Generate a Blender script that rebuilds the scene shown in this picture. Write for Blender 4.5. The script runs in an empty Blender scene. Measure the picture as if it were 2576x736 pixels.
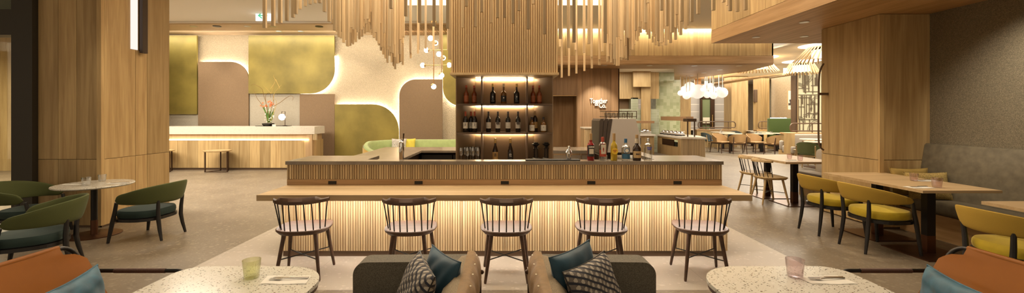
import bpy, bmesh, math, random
from mathutils import Vector, Matrix
random.seed(7)
sc = bpy.context.scene
C = sc.collection
PI = math.pi
# ------------------------------------------------------------------ camera
F = 1050.0; CX = 1269.0; HY = 288.0; H = 1.51
cd = bpy.data.cameras.new('camera'); cam = bpy.data.objects.new('camera', cd); C.objects.link(cam)
cam.location = (0, 0, H); cam.rotation_euler = (PI/2, 0, 0)
cd.sensor_fit = 'HORIZONTAL'; cd.sensor_width = 36.0; cd.lens = 36.0*F/2576.0
cd.shift_x = (1288-CX)/2576.0; cd.shift_y = -(368-HY)/2576.0; cd.clip_end = 200
sc.camera = cam
# ------------------------------------------------------------------ world + exposure
sc.view_settings.view_transform = 'Standard'; sc.view_settings.look = 'None'
sc.view_settings.gamma = 1.0; sc.view_settings.use_curve_mapping = False
sc.view_settings.exposure = 1.30
w = bpy.data.worlds.new('world'); sc.world = w; w.use_nodes = True
w.node_tree.nodes['Background'].inputs[0].default_value = (1.0, 0.80, 0.56, 1)
w.node_tree.nodes['Background'].inputs[1].default_value = 0.30
sc.cycles.use_denoising = True
sc.cycles.max_bounces = 7; sc.cycles.diffuse_bounces = 4; sc.cycles.glossy_bounces = 3
sc.cycles.transmission_bounces = 6; sc.cycles.sample_clamp_indirect = 4.0
sc.cycles.caustics_reflective = False; sc.cycles.caustics_refractive = False
WARM = (1.0, 0.85, 0.64); MILD = (1.0, 0.90, 0.74)
def area(name, loc, sx, sy, power, col=WARM, rot=(0,0,0), spread=PI):
    l = bpy.data.lights.new(name, 'AREA'); l.shape = 'RECTANGLE'; l.size = sx; l.size_y = sy
    l.energy = power; l.color = col; l.spread = spread
    o = bpy.data.objects.new(name, l); o.location = loc; o.rotation_euler = rot; C.objects.link(o); return o
def spot(name, loc, power, ang=70, col=WARM, rot=(0,0,0), blend=.7, r=.04):
    l = bpy.data.lights.new(name, 'SPOT'); l.energy = power; l.color = col; l.spot_size = math.radians(ang)
    l.spot_blend = blend; l.shadow_soft_size = r
    o = bpy.data.objects.new(name, l); o.location = loc; o.rotation_euler = rot; C.objects.link(o); return o
area('cove_light', (0, 6.65, 4.38), 6.2, 5.0, 300, WARM)
area('lounge_ceiling_light', (0, 1.6, 3.93), 5.0, 2.4, 9, WARM)
area('reception_fill', (-7.6, 7.8, 3.93), 4.0, 1.8, 240, MILD)  # added fill over the reception floor, kept out of view; no fixture there
area('dining_ceiling_light', (11.0, 12.0, 3.36), 6.0, 6.0, 170, MILD)
area('dining_far_ceiling_light', (13.0, 19.0, 3.36), 7.0, 5.0, 220, MILD)
area('buffet_ceiling_light', (8.9,14.6,3.30), 1.6, 2.6, 110, MILD)
area('kitchen_ceiling_light', (5.0,15.0,3.20), 1.6, 2.6, 45, MILD)
area('grey_wall_fill', (10.5,22.6,3.36), 5.0, 1.0, 70, MILD)  # added fill that lifts the grey far wall, not a fixture
area('wall_top_light', (-4.9,11.9,3.885), 11.5, .2, 75, MILD, (math.radians(32),0,0))
area('window_boards_fill', (-11.5, 8.6, 3.0), 2.4, 2.4, 110, MILD)  # added fill for the boards behind the left window, no lamp there
for x, y, z, p, a in ((-5.1,5.0,3.9,30,60),(-4.3,3.8,3.9,22,60),(-1.3,2.3,3.9,16,46),(1.45,2.25,3.9,16,46),(4.6,4.9,2.80,26,75),(4.5,3.4,2.80,14,75),
                      (4.9,7.1,2.80,34,80),(-1.2,4.0,3.9,18,60),(1.2,4.0,3.9,18,60)):
    spot('downlight_lamp', (x,y,z), p*1.0, a, WARM)
_d = Vector((5.64,4.35,1.9))-Vector((4.75,3.7,2.80))
spot('wall_washer_lamp', (4.75,3.7,2.80), 75, 62, MILD, _d.to_track_quat('-Z','Y').to_euler(), 1.0)
for x in (-9.0,-7.6,-6.2,-4.6,-3.0,-1.6):
    spot('soffit_lamp', (x,11.3,3.84), 40, 80, WARM, (math.radians(24),0,0))
spot('sign_lamp', (2.9,12.2,2.92), 90, 70, MILD, (math.radians(25),0,0))
# ------------------------------------------------------------------ helpers
def at(px, py, Y): return Vector(((px-CX)*Y/F, Y, H-(py-HY)*Y/F))
def X_(px, Y): return (px-CX)*Y/F
def Z_(py, Y): return H-(py-HY)*Y/F
class MB:
    def __init__(s): s.bm = bmesh.new()
    def _add(s, verts, faces, M=None, mi=0):
        vs = [s.bm.verts.new(M @ Vector(v) if M else v) for v in verts]
        for f in faces:
            try:
                nf = s.bm.faces.new([vs[i] for i in f]); nf.material_index = mi
            except ValueError: pass
        return s
    def box(s, x0, x1, y0, y1, z0, z1, M=None, mi=0):
        v = [(x,y,z) for x in (x0,x1) for y in (y0,y1) for z in (z0,z1)]
        return s._add(v, [(0,1,3,2),(4,6,7,5),(0,4,5,1),(2,3,7,6),(0,2,6,4),(1,5,7,3)], M, mi)
    def rbox(s, x0, x1, y0, y1, z0, z1, r=.02, seg=3, M=None):
        t = bmesh.new(); bmesh.ops.create_cube(t, size=1)
        for v in t.verts: v.co = ((x0+x1)/2+v.co.x*(x1-x0), (y0+y1)/2+v.co.y*(y1-y0), (z0+z1)/2+v.co.z*(z1-z0))
        bmesh.ops.bevel(t, geom=t.edges[:], offset=r, segments=seg, profile=.5, affect='EDGES')
        t.verts.ensure_lookup_table(); t.verts.index_update()
        s._add([v.co[:] for v in t.verts], [[v.index for v in f.verts] for f in t.faces], M); t.free(); return s
    def prism(s, poly, a, b, axis='z', M=None, mi=0):
        n = len(poly)
        def mk(p, h):
            return (p[0],p[1],h) if axis=='z' else ((p[0],h,p[1]) if axis=='y' else (h,p[0],p[1]))
        v = [mk(p,a) for p in poly]+[mk(p,b) for p in poly]
        f = [tuple(range(n)), tuple(range(2*n-1,n-1,-1))]+[(i,(i+1)%n,n+(i+1)%n,n+i) for i in range(n)]
        return s._add(v, f, M, mi)
    def lathe(s, prof, c=(0,0,0), n=20, M=None):
        v = []; f = []
        for r,z in prof:
            for k in range(n):
                a = 2*PI*k/n; v.append((c[0]+r*math.cos(a), c[1]+r*math.sin(a), c[2]+z))
        m = len(prof)
        for j in range(m-1):
            for k in range(n):
                f.append((j*n+k, j*n+(k+1)%n, (j+1)*n+(k+1)%n, (j+1)*n+k))
        if prof[0][0] > 1e-5: f.append(tuple(range(n-1,-1,-1)))
        if prof[-1][0] > 1e-5: f.append(tuple((m-1)*n+k for k in range(n)))
        return s._add(v, f, M)
    def ball(s, c, r, sx=1, sy=1, sz=1, n=16, M=None):
        pr = [(max(1e-6, r*math.sin(PI*i/(n//2))), -r*math.cos(PI*i/(n//2))) for i in range(n//2+1)]
        v = []; f = []
        for rr,z in pr:
            for k in range(n):
                a = 2*PI*k/n; v.append((c[0]+sx*rr*math.cos(a), c[1]+sy*rr*math.sin(a), c[2]+sz*z))
        for j in range(len(pr)-1):
            for k in range(n): f.append((j*n+k, j*n+(k+1)%n, (j+1)*n+(k+1)%n, (j+1)*n+k))
        return s._add(v, f, M)
    def tube(s, pts, r, n=10, M=None, closed=False):
        P = [Vector(p) for p in pts]; m = len(P); R = r if isinstance(r,(list,tuple)) else [r]*m
        v = []; f = []; up = None
        for i,p in enumerate(P):
            if closed: t = (P[(i+1)%m]-P[i-1]).normalized()
            else: t = (P[min(i+1,m-1)]-P[max(i-1,0)]).normalized()
            if up is None:
                a = Vector((0,0,1)) if abs(t.z) < .9 else Vector((1,0,0)); up = t.cross(a).normalized()
            else: up = (up - t*up.dot(t)).normalized()
            b = t.cross(up)
            for k in range(n):
                q = 2*PI*k/n; v.append(p+(up*math.cos(q)+b*math.sin(q))*R[i])
        for i in range(m if closed else m-1):
            for k in range(n):
                j = (i+1)%m; f.append((i*n+k, i*n+(k+1)%n, j*n+(k+1)%n, j*n+k))
        if not closed: f += [tuple(range(n-1,-1,-1)), tuple((m-1)*n+k for k in range(n))]
        return s._add([tuple(x) for x in v], f, M)
    def grid(s, fn, nu, nv, cu=False, cv=False, M=None):
        v = [tuple(fn(i/(nu if cu else nu-1), j/(nv if cv else nv-1))) for i in range(nu) for j in range(nv)]; f = []
        for i in range(nu if cu else nu-1):
            for j in range(nv if cv else nv-1):
                a=(i*nv+j); b=(((i+1)%nu)*nv+j); c=(((i+1)%nu)*nv+(j+1)%nv); d=(i*nv+(j+1)%nv)
                f.append((a,b,c,d))
        return s._add(v, f, M)
    def build(s, name, mat, parent=None, smooth=False, kind=None, label=None, mats=None):
        bmesh.ops.recalc_face_normals(s.bm, faces=s.bm.faces[:])
        me = bpy.data.meshes.new(name); s.bm.to_mesh(me); s.bm.free()
        me.materials.append(mat)
        for m in (mats or []): me.materials.append(m)
        if smooth:
            for p in me.polygons: p.use_smooth = True
            try: me.set_sharp_from_angle(angle=math.radians(40))
            except Exception: pass
        o = bpy.data.objects.new(name, me); C.objects.link(o)
        if parent: o.parent = parent
        if kind: o['kind'] = kind
        if label: o['label'] = label
        return o
def tag(o, label, cat, group=None):
    o['label'] = label; o['category'] = cat
    if group: o['group'] = group
    return o
def thing(name, label, cat, loc=(0,0,0), rz=0, group=None):
    o = bpy.data.objects.new(name, None); C.objects.link(o); o.empty_display_size = .1
    o.location = loc; o.rotation_euler = (0,0,rz); return tag(o, label, cat, group)
def kids(o): return [c for c in bpy.data.objects if c.parent == o]
def dup(root, loc, rz=0, label=None, group=None, scale=None):
    def cp(o, par):
        c = o.copy(); C.objects.link(c); c.parent = par
        for k in kids(o): cp(k, c)
        return c
    r = cp(root, None); r.location = loc; r.rotation_euler = (0,0,rz)
    if label: r['label'] = label
    if group: r['group'] = group
    if scale: r.scale = scale
    return r
def arc(cx, cy, r, a0, a1, n=8):
    return [(cx+r*math.cos(math.radians(a0+(a1-a0)*i/n)), cy+r*math.sin(math.radians(a0+(a1-a0)*i/n))) for i in range(n+1)]
def smoothpts(pts, n=6):
    P = [Vector(p) for p in pts]; out = []
    for i in range(len(P)-1):
        p0 = P[max(i-1,0)]; p1 = P[i]; p2 = P[i+1]; p3 = P[min(i+2,len(P)-1)]
        for k in range(n):
            t = k/n
            out.append(.5*((2*p1)+(p2-p0)*t+(2*p0-5*p1+4*p2-p3)*t*t+(3*p1-p0-3*p2+p3)*t**3))
    out.append(P[-1]); return out
# ------------------------------------------------------------------ materials
def lin(c):
    return tuple(((x/12.92) if x <= .04045 else ((x+.055)/1.055)**2.4) for x in c)
def hexc(h): h = h.lstrip('#'); return lin(tuple(int(h[i:i+2],16)/255 for i in (0,2,4)))
def newmat(name):
    m = bpy.data.materials.new(name); m.use_nodes = True
    return m, m.node_tree.nodes, m.node_tree.links, m.node_tree.nodes['Principled BSDF']
def plain(name, col, rough=.5, metal=0, noise=0, nscale=30, bump=0, bscale=80, spec=.5, sheen=0, **k):
    m,N,L,B = newmat(name); B.inputs['Base Color'].default_value = (*col,1)
    B.inputs['Roughness'].default_value = rough; B.inputs['Metallic'].default_value = metal
    B.inputs['Specular IOR Level'].default_value = spec
    if sheen: B.inputs['Sheen Weight'].default_value = sheen; B.inputs['Sheen Roughness'].default_value = .4
    tc = N.new('ShaderNodeTexCoord')
    if noise:
        n = N.new('ShaderNodeTexNoise'); n.inputs['Scale'].default_value = nscale; n.inputs['Detail'].default_value = 4
        L.new(tc.outputs['Object'], n.inputs['Vector'])
        r = N.new('ShaderNodeValToRGB'); r.color_ramp.elements[0].position=.3; r.color_ramp.elements[1].position=.7
        r.color_ramp.elements[0].color = (*[c*(1-noise) for c in col],1); r.color_ramp.elements[1].color = (*[min(1,c*(1+noise)) for c in col],1)
        L.new(n.outputs[0], r.inputs[0]); L.new(r.outputs[0], B.inputs['Base Color'])
    if bump:
        n2 = N.new('ShaderNodeTexNoise'); n2.inputs['Scale'].default_value = bscale; n2.inputs['Detail'].default_value = 3
        L.new(tc.outputs['Object'], n2.inputs['Vector'])
        b = N.new('ShaderNodeBump'); b.inputs['Strength'].default_value = bump; b.inputs['Distance'].default_value = .01
        L.new(n2.outputs[0], b.inputs['Height']); L.new(b.outputs[0], B.inputs['Normal'])
    return m
def emis(name, col, s):
    m = bpy.data.materials.new(name); m.use_nodes = True; N = m.node_tree.nodes; N.clear()
    e = N.new('ShaderNodeEmission'); e.inputs[0].default_value = (*col,1); e.inputs[1].default_value = s
    o = N.new('ShaderNodeOutputMaterial'); m.node_tree.links.new(e.outputs[0], o.inputs[0]); return m
def wood(name, c1, c2, axis='z', scale=1.0, rough=.5, vary=.22, island=True, contrast=1.0):
    m,N,L,B = newmat(name); B.inputs['Roughness'].default_value = rough
    tc = N.new('ShaderNodeTexCoord'); geo = N.new('ShaderNodeNewGeometry'); oi = N.new('ShaderNodeObjectInfo')
    add = N.new('ShaderNodeMath'); add.operation='ADD'
    L.new(geo.outputs['Random Per Island'], add.inputs[0]); L.new(oi.outputs['Random'], add.inputs[1])
    mul = N.new('ShaderNodeMath'); mul.operation='MULTIPLY'; mul.inputs[1].default_value = 37.0; L.new(add.outputs[0], mul.inputs[0])
    off = N.new('ShaderNodeVectorMath'); off.operation='ADD'
    L.new(tc.outputs['Object'], off.inputs[0]); L.new(mul.outputs[0], off.inputs[1])
    mp = N.new('ShaderNodeMapping')
    s = {'z':(9,9,.55),'x':(.55,9,9),'y':(9,.55,9)}[axis]
    mp.inputs['Scale'].default_value = tuple(v*scale for v in s); L.new(off.outputs[0], mp.inputs['Vector'])
    n = N.new('ShaderNodeTexNoise'); n.inputs['Scale'].default_value = 1.6; n.inputs['Detail'].default_value = 6; n.inputs['Distortion'].default_value=.6
    L.new(mp.outputs[0], n.inputs['Vector'])
    mp2 = N.new('ShaderNodeMapping'); s2 = {'z':(90,90,2.5),'x':(2.5,90,90),'y':(90,2.5,90)}[axis]
    mp2.inputs['Scale'].default_value = tuple(v*scale for v in s2); L.new(off.outputs[0], mp2.inputs['Vector'])
    n2 = N.new('ShaderNodeTexNoise'); n2.inputs['Scale'].default_value = 1.0; n2.inputs['Detail'].default_value = 2
    L.new(mp2.outputs[0], n2.inputs['Vector'])
    mx = N.new('ShaderNodeMath'); mx.operation='MULTIPLY_ADD'; mx.inputs[1].default_value=.35; L.new(n2.outputs[0], mx.inputs[0]); L.new(n.outputs[0], mx.inputs[2])
    r = N.new('ShaderNodeValToRGB'); e = r.color_ramp.elements
    mid=.675; e[0].position = mid-.17/contrast; e[1].position = mid+.17/contrast; e[0].color=(*c2,1); e[1].color=(*c1,1)
    L.new(mx.outputs[0], r.inputs[0])
    fr = N.new('ShaderNodeMath'); fr.operation='FRACT'; m7 = N.new('ShaderNodeMath'); m7.operation='MULTIPLY'; m7.inputs[1].default_value=7.31
    L.new(add.outputs[0], m7.inputs[0]); L.new(m7.outputs[0], fr.inputs[0])
    mr = N.new('ShaderNodeMapRange'); mr.inputs[3].default_value = 1-vary; mr.inputs[4].default_value = 1+vary*.6; L.new(fr.outputs[0], mr.inputs[0])
    mm = N.new('ShaderNodeVectorMath'); mm.operation='SCALE'; L.new(r.outputs[0], mm.inputs[0]); L.new(mr.outputs[0], mm.inputs['Scale'])
    L.new(mm.outputs[0], B.inputs['Base Color'])
    b = N.new('ShaderNodeBump'); b.inputs['Strength'].default_value=.15; b.inputs['Distance'].default_value=.003
    L.new(n2.outputs[0], b.inputs['Height']); L.new(b.outputs[0], B.inputs['Normal'])
    return m
def chips(name, base, tones, scale, thr=.5, rough=.35, base2=None, joints=None, stretch=1.0, bscale=2.0, cm=1):
    """stone aggregate: voronoi chips of several tones over a matrix"""
    m,N,L,B = newmat(name); B.inputs['Roughness'].default_value = rough
    tc = N.new('ShaderNodeTexCoord')
    n0 = N.new('ShaderNodeTexNoise'); n0.inputs['Scale'].default_value = bscale; n0.inputs['Detail'].default_value = 8; L.new(tc.outputs['Object'], n0.inputs['Vector'])
    rb = N.new('ShaderNodeValToRGB'); rb.color_ramp.elements[0].position=.35; rb.color_ramp.elements[1].position=.68
    rb.color_ramp.elements[0].color=(*(base2 or base),1); rb.color_ramp.elements[1].color=(*base,1); L.new(n0.outputs[0], rb.inputs[0])
    cur = rb.outputs[0]
    for i,(col, sc_, th) in enumerate(tones):
        mp = N.new('ShaderNodeMapping'); mp.inputs['Location'].default_value=(i*3.7,i*1.9,i); mp.inputs['Rotation'].default_value=(0,0,i*.8)
        mp.inputs['Scale'].default_value=(scale*sc_, scale*sc_*(1+.5*(i%2)), scale*sc_); L.new(tc.outputs['Object'], mp.inputs['Vector'])
        nz = N.new('ShaderNodeTexNoise'); nz.inputs['Scale'].default_value=1.2; nz.inputs['Detail'].default_value=2; L.new(mp.outputs[0], nz.inputs['Vector'])
        vm = N.new('ShaderNodeVectorMath'); vm.operation='MULTIPLY_ADD'; vm.inputs[1].default_value=(.7,.7,.7); L.new(nz.outputs['Color'], vm.inputs[0]); L.new(mp.outputs[0], vm.inputs[2])
        v = N.new('ShaderNodeTexVoronoi'); v.inputs['Scale'].default_value=1; L.new(vm.outputs[0], v.inputs['Vector'])
        sep = N.new('ShaderNodeSeparateColor'); L.new(v.outputs['Color'], sep.inputs[0])
        # chip radius depends on a random cell value; only some cells hold a chip
        g = N.new('ShaderNodeMath'); g.operation='MULTIPLY'; g.inputs[1].default_value = th; L.new(sep.outputs[0], g.inputs[0])
        lt = N.new('ShaderNodeMath'); lt.operation='SUBTRACT'; L.new(g.outputs[0], lt.inputs[0]); L.new(v.outputs['Distance'], lt.inputs[1])
        ml = N.new('ShaderNodeMath'); ml.operation='MULTIPLY'; ml.inputs[1].default_value=14; ml.use_clamp=True; L.new(lt.outputs[0], ml.inputs[0])
        mx = N.new('ShaderNodeMix'); mx.data_type='RGBA'; L.new(ml.outputs[0], mx.inputs['Factor']); L.new(cur, mx.inputs[6]); mx.inputs[7].default_value=(*col,1)
        cur = mx.outputs[2]
    if joints:
        sx, sy, ox, oy = joints
        sepv = N.new('ShaderNodeSeparateXYZ'); L.new(tc.outputs['Object'], sepv.inputs[0]); outs=[]
        for k,(st,of) in enumerate(((sx,ox),(sy,oy))):
            a = N.new('ShaderNodeMath'); a.operation='ADD'; a.inputs[1].default_value=of+100*st; L.new(sepv.outputs[k], a.inputs[0])
            md = N.new('ShaderNodeMath'); md.operation='MODULO'; md.inputs[1].default_value=st; L.new(a.outputs[0], md.inputs[0])
            l = N.new('ShaderNodeMath'); l.operation='LESS_THAN'; l.inputs[1].default_value=.004; L.new(md.outputs[0], l.inputs[0]); outs.append(l.outputs[0])
        mxx = N.new('ShaderNodeMath'); mxx.operation='MAXIMUM'; L.new(outs[0], mxx.inputs[0]); L.new(outs[1], mxx.inputs[1])
        sca = N.new('ShaderNodeMath'); sca.operation='MULTIPLY'; sca.inputs[1].default_value=.55; L.new(mxx.outputs[0], sca.inputs[0])
        mx = N.new('ShaderNodeMix'); mx.data_type='RGBA'; L.new(sca.outputs[0], mx.inputs['Factor']); L.new(cur, mx.inputs[6]); mx.inputs[7].default_value=(*[c*.4 for c in base],1); cur=mx.outputs[2]
    L.new(cur, B.inputs['Base Color'])
    return m
def glass(name, col=(1,1,1), rough=0.0, ior=1.45):
    m,N,L,B = newmat(name); B.inputs['Base Color'].default_value=(*col,1); B.inputs['Roughness'].default_value=rough
    B.inputs['Transmission Weight'].default_value=1.0; B.inputs['IOR'].default_value=ior; return m
def thinglass(name, col=(1,1,1), mixv=.12, rough=.02):
    m = bpy.data.materials.new(name); m.use_nodes=True; N=m.node_tree.nodes; L=m.node_tree.links; N.clear()
    t=N.new('ShaderNodeBsdfTransparent'); t.inputs[0].default_value=(*col,1); g=N.new('ShaderNodeBsdfGlossy'); g.inputs['Roughness'].default_value=rough
    lw=N.new('ShaderNodeLayerWeight'); lw.inputs[0].default_value=.35; mr=N.new('ShaderNodeMapRange'); mr.inputs[3].default_value=mixv*.4; mr.inputs[4].default_value=min(1,mixv*3.2)
    L.new(lw.outputs['Facing'], mr.inputs[0]); mx=N.new('ShaderNodeMixShader'); L.new(mr.outputs[0], mx.inputs[0]); L.new(t.outputs[0], mx.inputs[1]); L.new(g.outputs[0], mx.inputs[2])
    o=N.new('ShaderNodeOutputMaterial'); L.new(mx.outputs[0], o.inputs[0]); return m
OAK  = wood('oak_veneer', (.52,.365,.17), (.37,.24,.10))
OAKD = wood('oak_veneer_rear', (.46,.33,.15), (.33,.22,.09))
OAKX = wood('oak_horizontal', (.56,.355,.175), (.38,.22,.095), 'x')
OAKY = wood('oak_lengthwise', (.54,.335,.16), (.38,.22,.09), 'y')
SLAT = wood('oak_slat', (.59,.455,.27), (.47,.345,.185), vary=.28)
BATT = wood('pale_timber', (.52,.385,.22), (.41,.29,.155), vary=.34)
COLS = wood('column_slat', (.58,.42,.22), (.50,.345,.17), vary=.08)
TABLE= wood('table_oak', (.55,.40,.225), (.42,.29,.15), 'x', scale=.7)
TABLY= wood('table_oak_long', (.58,.38,.20), (.43,.265,.125), 'y', scale=.7)
WALN = wood('walnut', (.105,.052,.028), (.062,.03,.017), 'x', vary=.1, rough=.5)
CHOAK= wood('chair_oak', (.47,.33,.155), (.35,.23,.10), vary=.1)
GROOVE = plain('dark_groove', (.10,.055,.02), .7)
BRONZE = plain('bronze_laminate', (.115,.07,.04), .45, .3)
BRONZ2 = plain('dark_bronze_metal', (.075,.042,.025), .35, .7)
BASEM = plain('bronze_table_base', (.12,.055,.03), .33, .85)
BLACKW = plain('black_stained_wood', (.012,.010,.009), .38)
BLACKM = plain('black_metal', (.018,.015,.013), .38, .5)
STEEL = plain('polished_steel', (.72,.70,.67), .15, 1)
STEELB = plain('brushed_steel', (.55,.54,.51), .33, 1)
BRASS = plain('brass', (.62,.42,.2), .25, 1)
CEIL = plain('white_ceiling_paint', (.84,.80,.74), .8)
CEILB = plain('bright_ceiling_paint', (.82,.74,.62), .8)
COUNTER = plain('grey_brown_stone', (.20,.165,.125), .2, noise=.25, nscale=5)
WHITESTONE = chips('pale_counter_stone', (.66,.60,.51), [((.40,.34,.27),1,.28),((.8,.77,.7),1.4,.3)], 40, rough=.3)
GOLD = plain('gold_leaf_paint', (.245,.19,.045), .42, .3, noise=.32, nscale=1.3, bump=.05, bscale=40)
BROWNP = plain('brown_plaster', (.205,.132,.072), .75, noise=.13, nscale=60, bump=.15, bscale=120)
def stucco(name, c, sc1, bump, rough=.6, dark=.75):
    m,N,L,B = newmat(name); B.inputs['Roughness'].default_value=rough; tc=N.new('ShaderNodeTexCoord')
    v=N.new('ShaderNodeTexVoronoi'); v.inputs['Scale'].default_value=sc1; n=N.new('ShaderNodeTexNoise'); n.inputs['Scale'].default_value=sc1*.6; n.inputs['Detail'].default_value=5
    vm=N.new('ShaderNodeVectorMath'); vm.operation='MULTIPLY_ADD'; vm.inputs[1].default_value=(.06,.06,.06); L.new(n.outputs['Color'],vm.inputs[0]); L.new(tc.outputs['Object'],vm.inputs[2])
    L.new(tc.outputs['Object'],n.inputs['Vector']); L.new(vm.outputs[0],v.inputs['Vector'])
    r=N.new('ShaderNodeValToRGB'); r.color_ramp.elements[0].position=.1; r.color_ramp.elements[1].position=.6
    r.color_ramp.elements[1].color=(*[x*dark for x in c],1); r.color_ramp.elements[0].color=(*c,1); L.new(v.outputs['Distance'],r.inputs[0]); L.new(r.outputs[0],B.inputs['Base Color'])
    b=N.new('ShaderNodeBump'); b.inputs['Strength'].default_value=bump; b.inputs['Distance'].default_value=.02; b.invert=True; L.new(v.outputs['Distance'],b.inputs['Height']); L.new(b.outputs[0],B.inputs['Normal']); return m
STUCCO = stucco('textured_plaster', (.58,.47,.31), 48, .7)
PEBBLE = stucco('pebbled_wall', (.40,.325,.205), 100, .6, .6, .40)
GREYST = chips('grey_speckled_stone', (.36,.32,.25), [((.24,.20,.15),1,.35),((.46,.42,.35),1.3,.35)], 45, rough=.5)
FLOOR = chips('stone_floor_tile', (.20,.16,.115), [((.25,.205,.145),1,.42),((.13,.10,.065),1.6,.36),((.24,.20,.145),.45,.24),((.25,.205,.145),2.2,.45)], 13, rough=.38, base2=(.145,.113,.078), joints=(1.21,1.21,.6,.35), bscale=1.5)
FLOORL= chips('pale_floor_tile', (.41,.36,.30), [((.46,.41,.35),1,.40),((.36,.31,.25),1.6,.3),((.48,.43,.37),.45,.22)], 20, rough=.4, base2=(.37,.32,.26), joints=(1.21,1.21,.6,.20), bscale=1.2)
TERR = chips('terrazzo_top', (.62,.595,.52), [((.36,.32,.25),1,.30),((.05,.04,.03),1.25,.36),((.16,.09,.05),1.6,.33),((.70,.68,.62),.8,.3)], 46, rough=.18)
TILE = None
EMW = emis('warm_led', (1.0,.88,.74), 30)
EMC = emis('cove_led', (1.0,.86,.64), 36)
EMB = emis('globe_glow', (1.0,.90,.76), 4.5)
EMD = emis('downlight_glow', (1.0,.86,.66), 9)
def brickmat(name, c1, c2, mortar, w_, h_, ms=.004, rough=.3, off=0.0, plane='xz'):
    m,N,L,B = newmat(name); B.inputs['Roughness'].default_value=rough; tc=N.new('ShaderNodeTexCoord'); sp=N.new('ShaderNodeSeparateXYZ'); cb=N.new('ShaderNodeCombineXYZ')
    L.new(tc.outputs['Object'],sp.inputs[0]); a=N.new('ShaderNodeMath'); a.operation='ADD'
    L.new(sp.outputs[0],a.inputs[0]); L.new(sp.outputs[1],a.inputs[1]); L.new(a.outputs[0],cb.inputs[0]); L.new(sp.outputs[2],cb.inputs[1])
    b=N.new('ShaderNodeTexBrick'); b.offset=off; b.inputs['Scale'].default_value=1; b.inputs['Brick Width'].default_value=w_; b.inputs['Row Height'].default_value=h_
    b.inputs['Mortar Size'].default_value=ms; b.inputs['Color1'].default_value=(*c1,1); b.inputs['Color2'].default_value=(*c2,1); b.inputs['Mortar'].default_value=(*mortar,1)
    L.new(cb.outputs[0],b.inputs['Vector']); L.new(b.outputs[0],B.inputs['Base Color']); return m
TILE = brickmat('green_glazed_tile', (.46,.48,.30), (.30,.33,.17), (.42,.43,.28), .135,.135, .002)
GREYTILE = brickmat('grey_wall_panel', (.42,.38,.34), (.36,.33,.30), (.62,.57,.5), 1.6,.42, .02, .5)
def panels_y(m, xs, y, z0, z1, t=.02, gap=.003, zs=None):     # frontal wall made of boards in front of a dark groove
    zs = zs or [z0, z1]
    for a,b in zip(xs[:-1], xs[1:]):
        for c,d in zip(zs[:-1], zs[1:]): m.box(a+gap, b-gap, y, y+t, c+gap, d-gap)
def panels_x(m, ys, x, z0, z1, t=.02, gap=.003, zs=None):
    zs = zs or [z0, z1]
    for a,b in zip(ys[:-1], ys[1:]):
        for c,d in zip(zs[:-1], zs[1:]): m.box(x-t, x, a+gap, b-gap, c+gap, d-gap)
def steps(a, b, n, jit=.0):
    s = [a+(b-a)*i/n for i in range(n+1)]
    for i in range(1,n): s[i] += random.uniform(-jit,jit)*(b-a)/n
    return s
ST = 'structure'
# ---- floor
m = MB()
m.box(-17,-3.08,-3,30,-.05,0); m.box(3.02,24,-3,30,-.05,0); m.box(-3.08,3.02,-3,3.6,-.05,0); m.box(-3.08,3.02,8.6,30,-.05,0)
m.box(-3.08,3.02,3.6,8.6,-.05,0,mi=1)
m.build('floor', FLOOR, kind=ST, mats=[FLOORL])
# ---- ceilings
CZ = 3.97
m = MB()
for x0,x1,y0,y1 in ((-17,-3.4,-3,11.07),(-3.4,3.4,-3,3.2),(-3.4,3.4,9.4,11.88),(3.4,3.9,-3,11.88),(3.9,7.73,7.83,11.88),(-3.4,-1.2,11.88,11.07)):
    if y1>y0: m.box(x0,x1,y0,y1,CZ,CZ+.05)
m.build('ceiling', CEIL, kind=ST)
m = MB()   # raised light cove over the bar
m.box(-3.4,3.4,3.2,9.4,4.42,4.45); m.box(-3.42,-3.4,3.2,9.4,CZ,4.45); m.box(3.4,3.42,3.2,9.4,CZ,4.45); m.box(-3.4,3.4,3.18,3.2,CZ,4.45); m.box(-3.4,3.4,9.4,9.42,CZ+.05,4.45)
m.build('ceiling', CEILB, kind=ST)
m = MB(); m.box(-3.3,3.3,9.32,9.36,4.36,4.4); m.box(-3.38,-3.34,3.3,9.3,4.36,4.4); m.box(3.34,3.38,3.3,9.3,4.36,4.4)
tag(m.build('cove_light_strip', emis('cove_strip', (1.0,.80,.52), 8)), 'long warm light strip glowing inside the raised ceiling cove above the bar', 'light strip')
m = MB(); m.box(-17,1.35,11.07,12.6,3.9,3.97); m.build('trim_1', plain('tan_soffit', (.62,.46,.28), .6), kind=ST)
m = MB(); m.box(-17,1.35,11.00,11.07,3.93,CZ+.02); m.build('trim_2', CEIL, kind=ST)
# slatted part of soffit
m = MB()
for i in range(56):
    x = X_(1000,11.8)+i*.030
    m.box(x, x+.014, 11.09, 12.5, 3.885, 3.9)
m.build('trim_3', OAKY, kind=ST)
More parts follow.
